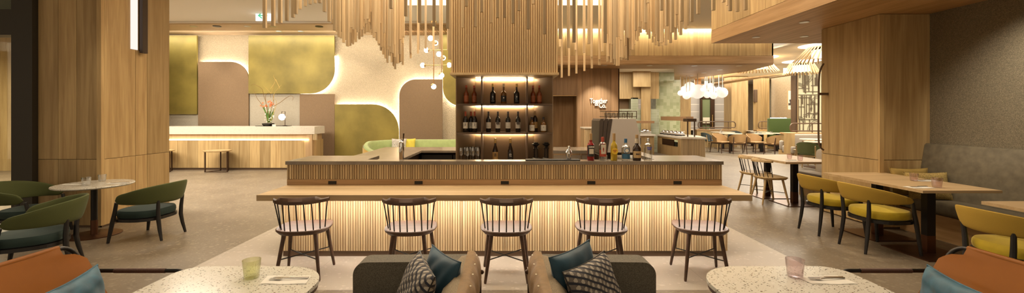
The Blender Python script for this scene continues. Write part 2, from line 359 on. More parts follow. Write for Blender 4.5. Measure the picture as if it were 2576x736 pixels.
# ---- back wall with relief panels
m = MB(); m.box(-17,1.4,12.55,12.65,0,3.95); m.build('wall_back', STUCCO, kind=ST)
WY = 12.40
def px(x): return X_(x, WY)
def pz(y): return Z_(y, WY)
def rpoly(x0,x1,yt,yb,corner=None,r=45):
    """panel outline in photo pixels, one rounded corner"""
    a,b,t,bt = px(x0),px(x1),pz(yt),pz(yb); R = r*WY/F
    P = []
    P += arc(a+R,t-R,R,180,90,12) if corner=='tl' else [(a,t)]
    P += arc(b-R,t-R,R,90,0,12) if corner=='tr' else [(b,t)]
    P += arc(b-R,bt+R,R,0,-90,12) if corner=='br' else [(b,bt)]
    P += arc(a+R,bt+R,R,-90,-180,12) if corner=='bl' else [(a,bt)]
    return P
YB = 415
panels = [('gold_wall_panel',330,495,89,287,None,0,GOLD,'tall gold leaf wall panel partly hidden behind the left timber column'),
 ('brown_wall_panel',497,624,155,YB,'tr',46,BROWNP,'brown plaster wall panel with rounded top right corner behind reception desk'),
 ('gold_wall_panel',625,841,89,235,'br',62,GOLD,'large square gold leaf wall panel with rounded lower right corner above the flowers'),
 ('brown_wall_panel',753,841,236,YB,None,0,BROWNP,'narrow square-cornered brown plaster panel right of the reception lamp'),
 ('gold_wall_panel',842,1003,262,YB,'tr',66,GOLD,'low gold leaf wall panel with rounded top right corner behind the bar'),
 ('brown_wall_panel',1004,1113,199,YB,'tl',42,BROWNP,'brown plaster wall panel with rounded top left corner above the green sofa'),
 ('gold_wall_panel',1114,1340,76,266,'bl',46,GOLD,'gold leaf wall panel with rounded lower left corner beside the bottle shelf column')]
for i,(nm,x0,x1,yt,yb,cn,r,mt,lb) in enumerate(panels):
    p = rpoly(x0,x1,yt,yb,cn,r)
    dy = 0 if mt is GOLD else .02
    o = MB().prism(p, WY+dy, WY+dy+.05, 'y').build(nm, mt); tag(o, lb, 'wall panel', 'relief panels on the back wall')
for x0,x1 in ((330,496),(625,752)):
    m = MB(); m.prism(rpoly(x0,x1,236 if x0>400 else 287,YB), WY+.06, WY+.09,'y')
    tag(m.build('stone_wall_panel', GREYST), 'speckled pale stone panel ' + ('behind the flower arrangement' if x0>400 else 'under the gold panel beside the left timber column'), 'wall panel')
def ledline(name, pts, lb, r=.012, mat=EMW, y=WY+.10):
    m = MB(); m.tube([(px(a),y,pz(b)) for a,b in pts], r, 6); o = m.build(name, mat); tag(o, lb, 'light strip', 'light strips behind the wall panels'); return o
def arcpx(cx,cy,r,a0,a1): return [(x,-y) for x,y in arc(cx,-cy,r,a0,a1,12)]
ledline('led_strip', [(499,158)]+arcpx(578,202,43,90,5)+[(621,225)], 'hidden light strip along the top of the brown panel behind reception')
ledline('led_strip', [(842,140)]+[(838,170)]+arcpx(779,173,59,0,-90)+[(754,232)], 'hidden light strip along the curved corner of the large gold panel')
ledline('led_strip', [(845,265)]+arcpx(937,328,63,90,5)+[(999,360)], 'hidden light strip along the top of the low gold panel')
ledline('led_strip', [(1007,330)]+arcpx(1046,241,39,178,90)+[(1110,202)], 'hidden light strip around the rounded brown panel above the sofa')
ledline('led_strip', [(1117,180)]+arcpx(1160,220,43,180,265)+[(1190,263)], 'hidden light strip around the curved corner of the gold panel beside the shelf column')
# ---- right hand fascias and soffits
FZ = 2.97
m = MB(); xs = [1.3,1.75,2.1,2.53,2.9,3.27,3.75,4.14,4.55,4.99,5.45,6.0,6.4,6.75,7.2,7.73]
panels_y(m, xs, 12.0, 3.20, 3.97);  m.box(7.69,7.73,12.0,13.9,FZ,3.97)
m.build('trim_4', OAK, kind=ST)
MB().box(1.3,7.73,11.99,12.02,FZ,3.195).build('trim_15', OAKX, kind=ST)
m = MB(); m.box(1.3,7.7,12.021,12.05,FZ+.01,3.96); m.build('trim_5', GROOVE, kind=ST)
m = MB(); m.box(1.3,7.6,11.885,11.94,4.00,4.03); tag(m.build('cove_light_strip', EMC), 'light strip in the ceiling slot washing the far timber fascia', 'light strip')
m = MB(); m.box(1.3,7.7,11.88,12.05,4.10,4.13); m.box(1.3,7.7,11.86,11.88,CZ,4.13); m.build('ceiling', CEILB, kind=ST)
m = MB(); m.prism([(1.3,12.0),(7.73,12.0),(8.05,13.9),(7.27,17.2),(7.0,17.2),(5.3,13.05),(1.3,13.05)], FZ-.03, FZ, 'z'); m.build('trim_6', OAKX, kind=ST)
m = MB(); m.box(3.9,12,-3,7.83,2.845,2.87); m.build('trim_7', OAKY, kind=ST)
m = MB(); ys = [7.83-.0,7.45,7.07,6.6,6.2,5.7,5.2,4.6,4.0,3.2,2,0,-3]
for a,b in zip(ys[1:],ys[:-1]): m.box(3.88,3.9,a+.003,b-.003,3.08,3.97)
m.build('trim_8', OAK, kind=ST)
MB().box(3.88,3.9,-3,7.83,2.845,3.075).build('trim_16', OAKY, kind=ST)
m = MB(); m.box(3.9,3.93,-3,7.82,2.86,3.97); m.box(3.9,12,7.80,7.83,2.85,3.97); m.build('trim_9', OAKD, kind=ST)
m = MB(); m.box(7.73,24,7.84,30,3.40,3.45); m.box(1.3,7.73,13.06,30,3.28,3.33); m.build('ceiling', CEIL, kind=ST)
# downlights in soffits
def downlight(x,y,z,lb,r=.045):
    t = thing('recessed_downlight', lb, 'ceiling light', (x,y,z), 0, 'recessed ceiling downlights')
    MB().lathe([(r,-.004),(r*1.25,-.004),(r*1.25,.004),(r,.004)],n=18).build('trim_ring', STEELB, t)
    MB().lathe([(.0001,-.002),(r,-.002),(r,.001)],n=18).build('lens', EMD, t)
for (pxx,py,Y,z,lb) in ((1880,61,0,2.845,'nearest downlight in the timber soffit upper right'),(1902,93,0,2.845,'left downlight near the far edge of the right timber soffit'),(2023,55,0,2.845,'front downlight in the right timber soffit by the column'),(2023,91,0,2.845,'rear downlight in the right timber soffit by the column'),
      (1408,164.6,0,FZ-.03,'downlight in far soffit nearest the bottle column'),(1520,164.6,0,FZ-.03,'downlight in far soffit above the wall lettering'),(1634,164.5,0,FZ-.03,'downlight in far soffit above the green tiled pier'),(1747,165,0,FZ-.03,'downlight in far soffit right of the green tiled pier'),
      (1859,165,0,FZ-.03,'downlight near the far right end of the far soffit'),(1738,190,0,FZ-.03,'lowest downlight over the buffet'),(1771,183,0,FZ-.03,'middle downlight over the buffet'),(1811,175,0,FZ-.03,'upper downlight over the buffet'),
      (687,66,0,3.9,'bright downlight in the tan soffit above the gold panel'),(487,66,0,3.9,'bright downlight in the tan soffit near the left column'),(702,79.5,0,3.9,'downlight close to the back wall over the brown panel'),(757,79.5,0,3.9,'downlight close to the back wall over the large gold panel'),(623,66,0,3.9,'faint downlight in the tan soffit right of centre over reception')):
    if pxx==1880: continue
    Y = (z-H)*F/(HY-py); downlight(X_(pxx,Y),Y,z-.004,lb, .05 if Y<9 else .07)
for pxx,py,lb in ((546,65.5,'black round air diffuser in the tan soffit over reception'),(803,66,'black round air diffuser in the tan soffit beside the hanging battens')):
    Y=(3.9-H)*F/(HY-py); m=MB()
    m.lathe([(.02,-.012),(.10,-.012),(.10,0),(.02,0)],(X_(pxx,Y),Y,3.895),20); tag(m.build('air_diffuser', BLACKM), lb, 'air vent')
# ---- T and Co wall
m = MB(); xs=[2.265,2.42,2.75,3.0,3.32,3.58]; panels_y(m,[1.4,1.62,2.265],13.0,2.10,FZ-.03); panels_y(m,xs,13.0,0,FZ-.03); m.box(3.55,3.58,13.0,15.5,0,FZ)
m.build('wall_back_right', wood('smoked_oak', (.40,.245,.13), (.29,.17,.085)), kind=ST)
m = MB(); m.box(1.4,2.25,13.6,13.65,0,2.2); m.box(2.245,2.265,13.02,13.6,0,2.1); m.box(1.4,2.25,13.03,13.6,2.1,2.13); m.build('door_1', wood('door_oak', (.33,.19,.08), (.24,.13,.05)), kind=ST)
m = MB(); m.box(1.4,3.56,13.02,13.04,2.14,FZ); m.box(2.266,3.56,13.021,13.05,0,2.2); m.build('trim_10', GROOVE, kind=ST)
m = MB(); m.box(1.30,2.24,12.97,13.0,2.09,2.105); m.build('trim_11', BRASS, kind=ST)
def text(name, s, size, loc, rot, mat, ext=.003, parent=None, align='CENTER', bold=0.0, sx=1.0):
    cu = bpy.data.curves.new(name,'FONT'); cu.body=s; cu.size=size; cu.extrude=ext; cu.align_x=align; cu.align_y='CENTER'; cu.offset=bold
    t = bpy.data.objects.new(name+'_src', cu); C.objects.link(t)
    dg = bpy.context.evaluated_depsgraph_get(); me = bpy.data.meshes.new_from_object(t.evaluated_get(dg)); bpy.data.objects.remove(t); bpy.data.curves.remove(cu)
    me.materials.clear(); me.materials.append(mat)
    o = bpy.data.objects.new(name, me); C.objects.link(o); o.location=loc; o.rotation_euler=rot; o.scale=(sx,1,1)
    if parent: o.parent=parent
    return o
WHITEL = plain('white_letter', (.85,.82,.76), .5)
sg = thing('wall_lettering','raised white letters reading Together and Co. on the timber wall','sign',(2.9,12.98,0))
t1=text('letters','Together',.215,(0,-.01,Z_(254,13)),(PI/2,0,0),WHITEL,.02,sg,bold=.004,sx=.66)
t2=text('letters','&',.22,(-.06,-.014,Z_(260.5,13)-.0),(PI/2,0,0),WHITEL,.02,sg,bold=.004,sx=.8)
t3=text('letters','Co.',.215,(.16,-.01,Z_(265.5,13)),(PI/2,0,0),WHITEL,.02,sg,bold=.004,sx=.72)
t1.location.x=X_(1505,13)-2.9; t2.location.x=X_(1500,13)-2.9; t3.location.x=X_(1515,13)-2.9
# kitchen behind opening
m = MB(); panels_y(m, steps(4.1,6.3,6), 17.0, 2.15, 3.24); m.build('wall_kitchen', OAK, kind=ST)
m = MB(); m.box(4.1,5.15,17.3,17.35,1.7,2.2); m.build('trim_12', plain('niche_dark',(.20,.12,.055),.5), kind=ST)
m = MB(); m.box(4.1,6.3,17.0,17.05,0,1.74); m.box(5.15,5.45,17.0,17.3,1.74,2.2); m.build('trim_13', brickmat('pale_green_tile',(.42,.44,.32),(.34,.36,.24),(.5,.5,.4),.2,.1), kind=ST)
m = MB(); m.box(3.6,6.2,13.1,17.2,3.24,3.26); m.build('ceiling', CEIL, kind=ST)
m = MB(); m.box(X_(1612,16.9),X_(1636,16.9),16.85,16.9,0,2.62); m.box(X_(1592,16.7),X_(1636,16.7),16.65,16.75,2.62,3.24); m.build('wall_kitchen_side', OAK, kind=ST)
# green tiled pier
m = MB(); m.prism([(6.35,17.5),(7.37,17.5),(7.37,18.3),(6.35,18.3)],0,3.27,'z'); tag(m.build('tiled_pier', TILE),'square pier clad in mottled green glazed tiles behind the buffet','pier')
# ---- left column
m = MB()
zs=[0.02,.91,4.0]
panels_y(m,[-6.28,-6.01,-5.76,-5.475],5.62,0,4,.02,.003,zs)
for x0,x1 in ((-5.472,-5.412),): m.box(x0,x1,5.60,5.62+.03,0.02,4.0)
for a,b in zip((5.64,6.12,6.32,6.74),(6.12,6.32,6.74)): 
    for c,d in zip(zs[:-1],zs[1:]): m.box(-5.43,-5.41,a+.003,b-.003,c+.003,d-.003)
col = thing('timber_clad_column','broad timber clad column at left with a vertical wall lamp','column')
m.build('cladding', OAK, col)
m = MB(); m.box(-6.28,-5.42,5.641,6.75,0,4); m.build('core', GROOVE, col)
m = MB(); m.box(-6.3,-5.40,5.60,5.63,0,.02); m.box(-5.43,-5.405,5.6,6.75,0,.02); m.build('plinth', BRONZE, col)
# wall lamp
t = thing('vertical_wall_lamp','tall bronze bar wall lamp with white light edges on the left timber column','wall lamp',(-5.41,6.15,2.42))
MB().box(.03,.075,.005,.095,0,1.6).build('bronze_bar', plain('dark_bronze_bar',(.045,.026,.015),.65), t)
MB().box(0,.03,.03,.07,.03,1.6).build('spine', BRONZ2, t)
LD=emis('diffuser_and_wall_glow',(1,.88,.80),.44)
MB().box(.002,.012,-.115,-.005,.04,1.6).build('diffuser', LD, t); MB().box(.045,.066,.0955,.101,.02,1.6).build('diffuser', LD, t)  # first box is the wall glow put in as emission; second a true diffuser
# ---- window at left
m = MB(); m.box(-6.56,-6.28,5.55,5.75,0,4); m.box(-9.5,-6.56,5.55,5.75,2.57,2.91); m.box(-9.5,-6.56,5.58,5.7,0,.04); m.build('window_1', plain('dark_window_frame',(.022,.017,.010),.45), kind=ST)
gl = MB().box(-9.5,-6.56,5.64,5.65,.04,2.57); gl.build('window_2', thinglass('window_glass',(.93,.92,.85),.08), kind=ST)
m = MB(); m.box(-9.5,-6.56,5.62,5.70,2.91,4.0); m.build('wall_left_front', plain('grey_green_fabric',(.13,.14,.10),.9,noise=.3,nscale=150), kind=ST)
m = MB(); panels_y(m, [-17,-14.6,-13.9,-13.35,-12.97,-12.5,-12,-11.5,-11,-10.5,-10,-9.35],11.2,0,3.9); m.build('wall_left_reflection', OAKD, kind=ST)  # boards set behind the glass to stand in for its timber reflection
m = MB(); m.box(-17.1,-17,-3,12.6,0,4); m.build('wall_left', OAKD, kind=ST)
# ---- right column
m = MB(); m2 = MB()
for a,b,c,d in ((4.97,4.99,5.553,6.54),):
    m.box(a,b,c,6.54,.02,.905); m.box(a,b,c,6.54,.912,2.84)
m.box(4.97,5.03,5.53,5.55,.02,2.84); m.box(5.036,5.64,5.535,5.555,.02,.905); m.box(5.036,5.64,5.535,5.555,.912,2.84)
m2.box(4.99,5.64,5.556,6.54,0,2.84)
col = thing('timber_clad_column','broad timber clad column at right rising to the timber soffit','column')
m.build('cladding', OAK, col); m2.build('core', GROOVE, col)
m = MB(); m.box(5.64,5.8,-3,6.54,0,2.85); m.build('wall_right', PEBBLE, kind=ST)
# ---- far dining room shell
m = MB(); m.prism([(8.3,20.6),(9.2,20.6),(9.2,20.7),(8.3,20.7)],0,3.4); m.build('wall_dining_left', OAK, kind=ST)
m = MB(); m.box(7.4,14,24.0,24.1,0,3.4); m.build('wall_dining_back', GREYTILE, kind=ST)
D = thing('glazed_service_door','dark framed glazed door in the grey panelled far wall','door',(11.55,23.9,0))
m = MB()
for x0,x1 in ((-.35,-.25),(.22,.45)): m.box(x0,x1,-.08,.05,0,2.5)
m.box(-.35,.45,-.08,.05,2.42,2.55); m.box(-.25,.22,-.08,.05,.95,1.02); m.build('frame', BRONZ2, D)
MB().box(-.25,.22,-.01,.0,.05,2.42).build('pane', plain('door_glass',(.16,.19,.10),.1), D)
MB().box(-.2,.2,-.02,-.01,.98,1.35).build('lit_counter_view', plain('pale_view',(.7,.65,.5),.5), D)
MB().tube([(.3,-.12,.8),(.3,-.12,1.5)],.03,8).build('handle', BRASS, D)
m = MB(); m.box(X_(1840,20.5),X_(1882,20.5),20.5,21.2,0,3.39); wc=m.build('timber_clad_pier', OAK); tag(wc,'tall timber clad pier in the dining room right of the globe pendants','column')
m = MB(); m.box(14,14.6,22.5,22.6,0,3.4); m.build('wall_dining_recess', PEBBLE, kind=ST)
m = MB(); panels_y(m, steps(X_(1895,21),X_(1915,21),2), 21, 0,3.4); panels_y(m, steps(X_(1915,21),X_(1942,21),5),21.2,0,3.4); m.build('wall_dining_centre', OAK, kind=ST)
m = MB(); m.prism([(X_(1940,21.4),21.4),(X_(2003,19.4),19.4),(X_(2003,19.4)+.1,19.5),(X_(1940,21.4)+.1,21.5)],0,3.4); m.build('wall_dining_right', stucco('beige_wall',(.46,.35,.22),30,.3), kind=ST)
m = MB(); m.box(13,24,26,26.1,0,3.4); m.box(20,20.1,7,26,0,3.4); m.build('wall_dining_end', stucco('beige_wall_far',(.50,.40,.27),30,.2), kind=ST)
m = MB(); m.prism([(X_(1882,17.2),17.2),(X_(1995,15),15.0),(X_(1995,15)+.5,22),(X_(1882,17.2),22)],3.0,3.05); m.box(X_(1882,17.2),X_(1995,15),22,22.1,3,3.4); m.build('trim_14', OAKX, kind=ST)
# bar lamp on recess wall
tag(MB().rbox(X_(1898,20.9)-.03,X_(1903,20.9)+.03,20.85,20.95,Z_(257,20.9),Z_(225,20.9),.02).build('bar_wall_lamp', BRONZE),'slim rounded bronze bar lamp on far timber wall','wall lamp')
# ------------------------------------------------------------------ the bar
def flutes(m, x0, x1, y, z0, z1, pitch=.0265, wd=.015, d=.012):
    n = int((x1-x0)/pitch)
    for i in range(n+1):
        x = x0+i*pitch; ww = wd*random.choice((.8,1,1,1.25))
        m.box(x, min(x+ww,x1), y-d, y, z0, z1)
def flutes_x(m, y0, y1, x, sgn, z0, z1, pitch=.0265, wd=.015, d=.012):
    for i in range(int((y1-y0)/pitch)+1):
        y = y0+i*pitch; m.box(min(x,x+sgn*d),max(x,x+sgn*d), y, min(y+wd,y1), z0, z1)
BW = 2.375
BACKING = wood('oak_backing', (.44,.29,.15), (.36,.225,.11))
bar = thing('bar_counter','long fluted timber bar counter with grey stone top in the centre of the room','bar counter',(0,4.57,0))
def bp(mb, name, mat, **k):
    o = mb.build(name, mat, bar, **k); o.location = (0,-4.57,0); return o
m = MB(); m.box(-BW,BW,4.45,4.72,.06,.70); bp(m,'base_body',BACKING)
m = MB(); flutes(m,-BW,BW,4.45,.062,.70,d=.007); flutes_x(m,4.46,8.3,-BW,-1,.062,.68); flutes_x(m,4.72,8.3,BW,1,.062,.68); bp(m,'base_fluting',SLAT)
m = MB(); m.box(-BW+.01,BW-.01,4.46,4.6,0,.06); bp(m,'toe_kick',BRONZE)
m = MB(); m.box(-BW,BW,4.57,4.72,.70,.966); bp(m,'upper_body',BACKING)
m = MB(); flutes(m,-BW,BW,4.57,.806,.966,d=.010); bp(m,'upper_fluting',SLAT)
m = MB(); m.box(-BW,BW,4.558,4.571,.74,.804); bp(m,'rail_board',OAKX)
ledge = MB()
yy=[4.0,4.14,4.285,4.43,4.57]
for a,b in zip(yy[:-1],yy[1:]): ledge.box(-BW-.002,BW+.002,a,b-.0004,.684,.74)
bp(ledge,'timber_ledge',TABLE)
m = MB(); m.box(-BW+.05,BW-.05,4.20,4.225,.674,.683)
bp(m,'under_ledge_light',emis('ledge_led',(1.0,.90,.78),36))
m = MB()  # slabs
m.box(-BW-.012,BW+.012,4.545,4.72,.966,1.003); m.box(-BW-.012,-1.55,4.72,5.17,.966,1.003); m.box(1.70,BW+.012,4.72,5.20,.966,1.003)
bp(m,'stone_top',COUNTER)
m = MB(); m.box(-BW,-1.56,4.72,5.15,.70,.966); m.box(1.71,BW,4.72,5.18,.70,.966); bp(m,'raised_cabinet',OAK)
m = MB(); m.box(-BW-.01,-1.50,5.171,8.36,.825,.862); m.box(-1.5,BW+.01,7.53,8.36,.825,.862); m.box(1.6,BW+.01,5.75,7.53,.825,.862)
bp(m,'rear_worktop',COUNTER)
m = MB(); m.box(-BW,-BW+.03,4.72,8.33,0.0,.825); m.box(BW-.03,BW,4.72,8.33,0,.825); m.box(-BW,BW,8.30,8.33,0,.825)
m.box(-1.6,-1.55,5.15,7.6,0,.825); m.box(1.62,1.65,5.8,7.6,0,.825); bp(m,'carcass',BRONZ2)
m = MB()
for a,b in ((-1.5,-.95),(-.93,-.4),(-.38,.2)): m.box(a,b,7.56,7.6,.1,.78)
bp(m,'fridge_front',BLACKM)
m = MB()
for cx in (836,1053,1270,1487.5,1704.5): m.box(X_(cx-10,4.555),X_(cx+10,4.555),4.548,4.559,.752,.785)
for cx in (836,1053,1270,1487.5,1704.5):
    o = MB().box(X_(cx-10,4.555),X_(cx+10,4.555),4.550,4.5585,.752,.785).build('power_socket', BLACKM, bar); o.location=(0,-4.57,0)
m.bm.free()
# steel sinks between column and bottles
t = thing('steel_sink_unit','brushed steel sink unit behind the bar right of the bottle column','sink',(1.05,7.35,0))
MB().box(-.4,.45,0,.15,.3,.80).build('body', STEELB, t); MB().box(-.42,.47,-.02,.15,.80,.83).build('rim', STEEL, t)
for k,x in enumerate((-.2,.05,.3)): MB().tube([(x,-.03,.60),(x,-.03,.82)],.008,6).build('handle', STEEL, t)
# tap tower
p = at(1010,401,4.92)
t = thing('beer_tap_tower','polished steel tap tower standing behind the bar left of the column','tap',(p.x,4.92,.86))
MB().lathe([(.03,0),(.03,.02),(.026,.03),(.026,.2),(.031,.21),(.031,.31),(.027,.33),(.012,.345),(.012,.36)],n=20).build('tower',STEEL,t,True)
MB().box(-.012,.012,-.06,-.02,.24,.27).tube([(0,-.06,.255),(0,-.075,.21)],.008,8).build('spout',STEEL,t)
MB().tube([(.02,0,.34),(.026,0,.43)],[.006,.010],8).build('tap_handle',BRONZ2,t)
MB().box(-.06,.06,-.06,.06,-.04,0.0).build('foot',STEELB,t)
# ------------------------------------------------------------------ shelf column
colm = thing('bottle_shelf_column','central column with lit bronze bottle shelves below and fluted timber above','column',(0,5.7,0))
def cp_(mb,name,mat,**k):
    o = mb.build(name,mat,colm,**k); o.location=(0,-5.7,0); return o
SH = [.83,1.245,1.645]  # undersides -> tops
m = MB(); m.box(-.665,.665,6.10,6.7,0,2.03); m.prism([(-.665,5.72),(-.655,5.72),(-.43,6.06),(-.43,6.10),(-.665,6.10)],0,2.03); m.prism([(.665,5.72),(.655,5.72),(.43,6.06),(.43,6.10),(.665,6.10)],0,2.03)
m.box(-.43,.43,6.06,6.10,0,2.03); m.box(-.665,-.655,5.70,6.1,0,2.03); m.box(.655,.665,5.70,6.1,0,2.03)
cp_(m,'carcass',plain('bronze_laminate_panel',(.24,.155,.085),.42,.1))
SHP=[(-.655,5.70),(.655,5.70),(.655,5.73),(.43,6.06),(-.43,6.06),(-.655,5.73)]
for z,tt in ((.85,.03),(1.266,.022),(1.660,.022)): cp_(MB().prism(SHP,z-tt,z),'shelf',BRONZE)
for x in (-.32,.30): cp_(MB().box(x,x+.02,5.70,6.06,.85,2.03),'upright',BRONZE)
cp_(MB().box(-.66,.66,5.705,5.75,0,.82),'base_panel',BRONZ2)
for z in (1.243,1.637,2.022):
    for a,b in ((-.42,-.325),(-.295,.295),(.325,.42)): cp_(MB().box(a,b,6.035,6.05,z-.014,z-.002),'shelf_light',emis('shelf_led',(1,.78,.48),26))
m = MB(); m.box(-.70,.70,5.55,6.75,2.065,4.4); cp_(m,'upper_core',wood('column_backing',(.40,.25,.12),(.34,.2,.09)))
m = MB()
for i in range(47):
    x=-.70+i*.0301; m.lathe([(.0105,2.065),(.0105,4.4)],(x+.008,5.545,0),8)
for i in range(40):
    for x in (-.705,.705): m.box(x-.006,x+.006,5.56+i*.03,5.578+i*.03,2.065,4.4)
cp_(m,'upper_fluting',COLS,smooth=True)
m = MB(); m.box(-.72,.72,5.50,6.78,2.035,2.065); cp_(m,'cornice',COLS)
# ------------------------------------------------------------------ hanging battens
B1=[(85,160,472),(228,300,435),(344,420,384),(457,522,352),(563,628,295),(609,676,235),(684,738,152),(772,826,105),(852,906,70),(940,988,52),(1012,1074,50),(1093,1155,198),(1172,1230,366),(1265,1325,510),(1245,1290,398)]
B2=[(24,38,240),(38,70,312),(82,116,380),(66,84,328),(110,126,392),(130,162,438),(170,205,474),(200,225,468),(213,238,440),(232,252,455),(257,282,432),(259,282,382),(293,318,402),(293,316,318),(322,345,374),(322,346,258),(352,372,346),(354,380,200),(378,396,330),(390,415,155),(400,420,333),(424,445,356),(420,446,122),(450,467,385),(450,472,120),(473,491,420),(478,500,158),(497,514,465),(505,530,236),(519,535,520),(533,555,322),(542,558,560),(560,578,410),(564,582,600),(582,602,493),(586,603,645),(608,628,572),(614,652,88),(630,648,640),(648,668,680),(665,682,710),(684,700,652),(700,716,648),(712,728,640),(728,744,632),(744,762,668),(766,802,166)]
B3=[(125,144,540),(130,147,598),(205,222,552),(213,230,510),(212,248,232),(282,302,500),(362,396,270),(363,382,515),(432,448,508),(448,468,672),(502,536,292),(512,530,512),(530,546,610),(695,728,65),(658,688,285),(790,818,275)]
B4=[(105,132,112),(193,220,212),(250,280,164),(317,344,162),(390,420,216),(450,476,100),(533,562,270),(580,605,38),(682,710,315)]
B5=[(48,88,358),(60,76,432),(76,92,718),(130,158,442),(143,159,702),(180,212,392),(203,220,462),(211,228,680),(278,300,488),(285,301,656),(320,348,405),(348,366,525),(354,370,632),(422,440,548),(424,441,602),(468,500,395),(497,513,572),(513,530,550),(530,546,578),(546,562,580),(562,580,600),(580,600,608),(600,618,608),(618,644,370),(626,644,556),(640,660,545),(664,686,422),(668,686,540)]
B6=[(48,70,498),(48,70,650),(70,88,655),(76,96,408),(96,114,606),(120,140,535),(118,138,232),(142,162,484),(148,172,392),(168,188,434),(188,212,390),(184,206,104),(212,234,354),(212,238,98),(248,272,325),(246,272,138),(274,298,348),(282,314,32),(276,300,196),(306,328,418),(330,360,342),(342,364,460),(373,396,490),(362,382,335),(392,420,402),(408,432,500),(425,465,112),(428,462,465),(442,468,497),(478,512,490),(486,526,282),(530,562,465),(540,582,354),(582,616,430),(596,632,158),(634,672,380),(644,686,232),(690,726,318),(752,794,235)]
B7=[(120,248,430),(578,712,320),(900,1025,65),(1040,1160,165),(1100,1228,335),(1320,1450,358),(1570,1700,310)]
BL=[]
for L_,s,o in ((B1,6.69,650),(B2,4.09,830),(B3,4.09,1000),(B4,3.68,1180),(B5,3.68,1390),(B6,4.33,1560),(B7,12.27,1740)):
    for a,b,c in L_: BL.append((o+a/s,o+b/s,c/s))
WB=.034; placed=[]
nb=0
def put_batten(x0,x1,tip,Y=None,zt=4.40):
    global nb
    xc=(x0+x1)/2; k=abs(xc-CX)/F
    if Y is None:
        Y = WB*F*(1+.9*k)/max(4.4,(x1-x0)); Y=min(8.0,max(4.75,Y))
    # keep clear of the column
    if 1130<xc<1408: Y=min(Y,5.25)
    X=(xc-CX)*(Y+WB*.5)/F
    if Y>8.9: Y=8.9
    if abs(X)<.80 and 5.4<Y<6.85: X=math.copysign(.80,X)
    for _ in range(12):       # no two timbers through one another
        hit=[q for q in placed if abs(q[0]-X)<WB+.003 and abs(q[1]-Y)<WB+.003]
        if not hit: break
        s=.045; X=X*(Y+s)/Y; Y=Y+s
    placed.append((X,Y))
    z=Z_(tip,Y)
    if z>4.3: return
    wb=WB/2
    o=MB().box(-wb,wb,-wb,wb,z-zt,0).build('hanging_batten',BATT); o.location=(X,Y,zt)
    o['px']=xc
    if xc<835: lb='pale timber batten hanging over the reception side, left of the dense batten cluster'; g='battens hanging on the reception side'
    elif xc<1022: lb='long timber batten packed in the dense cluster left of the bar column'; g='dense batten cluster left of column'
    elif xc<1137: lb='slim timber batten hanging in the open gap beside the globe chandelier'; g='battens beside the globe chandelier'
    elif xc<1400: lb='short timber batten hanging in front of the fluted column'; g='battens in front of the fluted column'
    elif xc<1512: lb='slim timber batten hanging in the open gap right of the fluted column'; g='battens right of the fluted column'
    elif xc<1745: lb='timber batten packed in the dense cluster right of the bar column'; g='dense batten cluster right of column'
    else: lb='timber batten hanging before the upper right timber fascia'; g='battens before the right fascia'
    tag(o,lb,'batten',g); nb+=1
for b in BL: put_batten(*b)
# the rows behind that fill the clusters
def env(x): return max([b[2] for b in BL if abs((b[0]+b[1])/2-x)<9] or [30])
for i in range(48):
    x=838+i*3.75+random.uniform(-1,1); put_batten(x,x+5.0,env(x)*random.uniform(.55,.93),random.uniform(6.4,8.3))
for i in range(42):
    x=1512+i*5.2+random.uniform(-1,1); put_batten(x,x+5.0,env(x)*random.uniform(.5,.92),random.uniform(6.0,7.9))

ORD=['leftmost','second from left','third from left','fourth from left','fifth from left','sixth from left','seventh from left','eighth from left','ninth from left','tenth from left','eleventh from left','twelfth from left','thirteenth from left','fourteenth from left','fifteenth from left','sixteenth from left']
SH_={'battens hanging on the reception side':'in the loose row over the reception side','battens beside the globe chandelier':'in the gap by the globe chandelier','battens in front of the fluted column':'hanging before the fluted column','battens right of the fluted column':'in the open gap right of the column','battens before the right fascia':'before the upper right timber fascia'}
for g,ph in SH_.items():
    q=sorted([o for o in C.objects if o.get('group')==g],key=lambda o:o['px'])
    for i,o in enumerate(q): o['label']='pale timber batten, %s %s'%(ORD[min(i,15)],ph)
for o in C.objects:
    if 'px' in o: del o['px']
# ------------------------------------------------------------------ bottles and bar things
BK = plain('black_bottle_glass',(.010,.008,.007),.08); WINE=plain('dark_wine_glass',(.018,.012,.008),.07)
AMB = plain('amber_bottle_glass',(.20,.045,.012),.08); AMB2=plain('whisky_glass',(.16,.07,.015),.08); DKB=plain('brown_bottle_glass',(.03,.016,.009),.08)
LABW=plain('cream_label',(.62,.57,.48),.6); LABG=plain('gold_label',(.45,.28,.10),.5); LABK=plain('black_label',(.02,.018,.016),.5); LABY=plain('yellow_label',(.75,.50,.03),.5)
LABB=plain('blue_label',(.03,.12,.22),.5); LABT=plain('tan_label',(.52,.36,.17),.5); LABR=plain('red_label',(.40,.06,.03),.5); LABA=plain('amber_pattern_label',(.36,.10,.03),.5,noise=.5,nscale=120)
CAPR=plain('red_foil',(.42,.07,.02),.35); CAPK=plain('black_foil',(.03,.02,.018),.4); CAPG=plain('gold_foil',(.55,.36,.12),.3,.6); CAPB=plain('blue_cap',(.02,.11,.25),.4); CAPT=plain('tan_cap',(.42,.27,.12),.45); CAPC=plain('cream_cap',(.6,.52,.4),.5)
CLEAR=thinglass('clear_bottle_glass',(.93,.94,.93),.30); RUMG=plain('golden_rum',(.62,.42,.03),.08,spec=.6); CAMP=plain('red_liqueur',(.24,.012,.01),.08)
RUMG.node_tree.nodes['Principled BSDF'].inputs['Transmission Weight'].default_value=.35
INK=plain('dark_ink',(.05,.035,.03),.6); WHI=plain('white_ink',(.8,.77,.7),.6); BLU=plain('blue_ink',(.03,.05,.45),.5); REDI=plain('red_ink',(.45,.05,.02),.5)
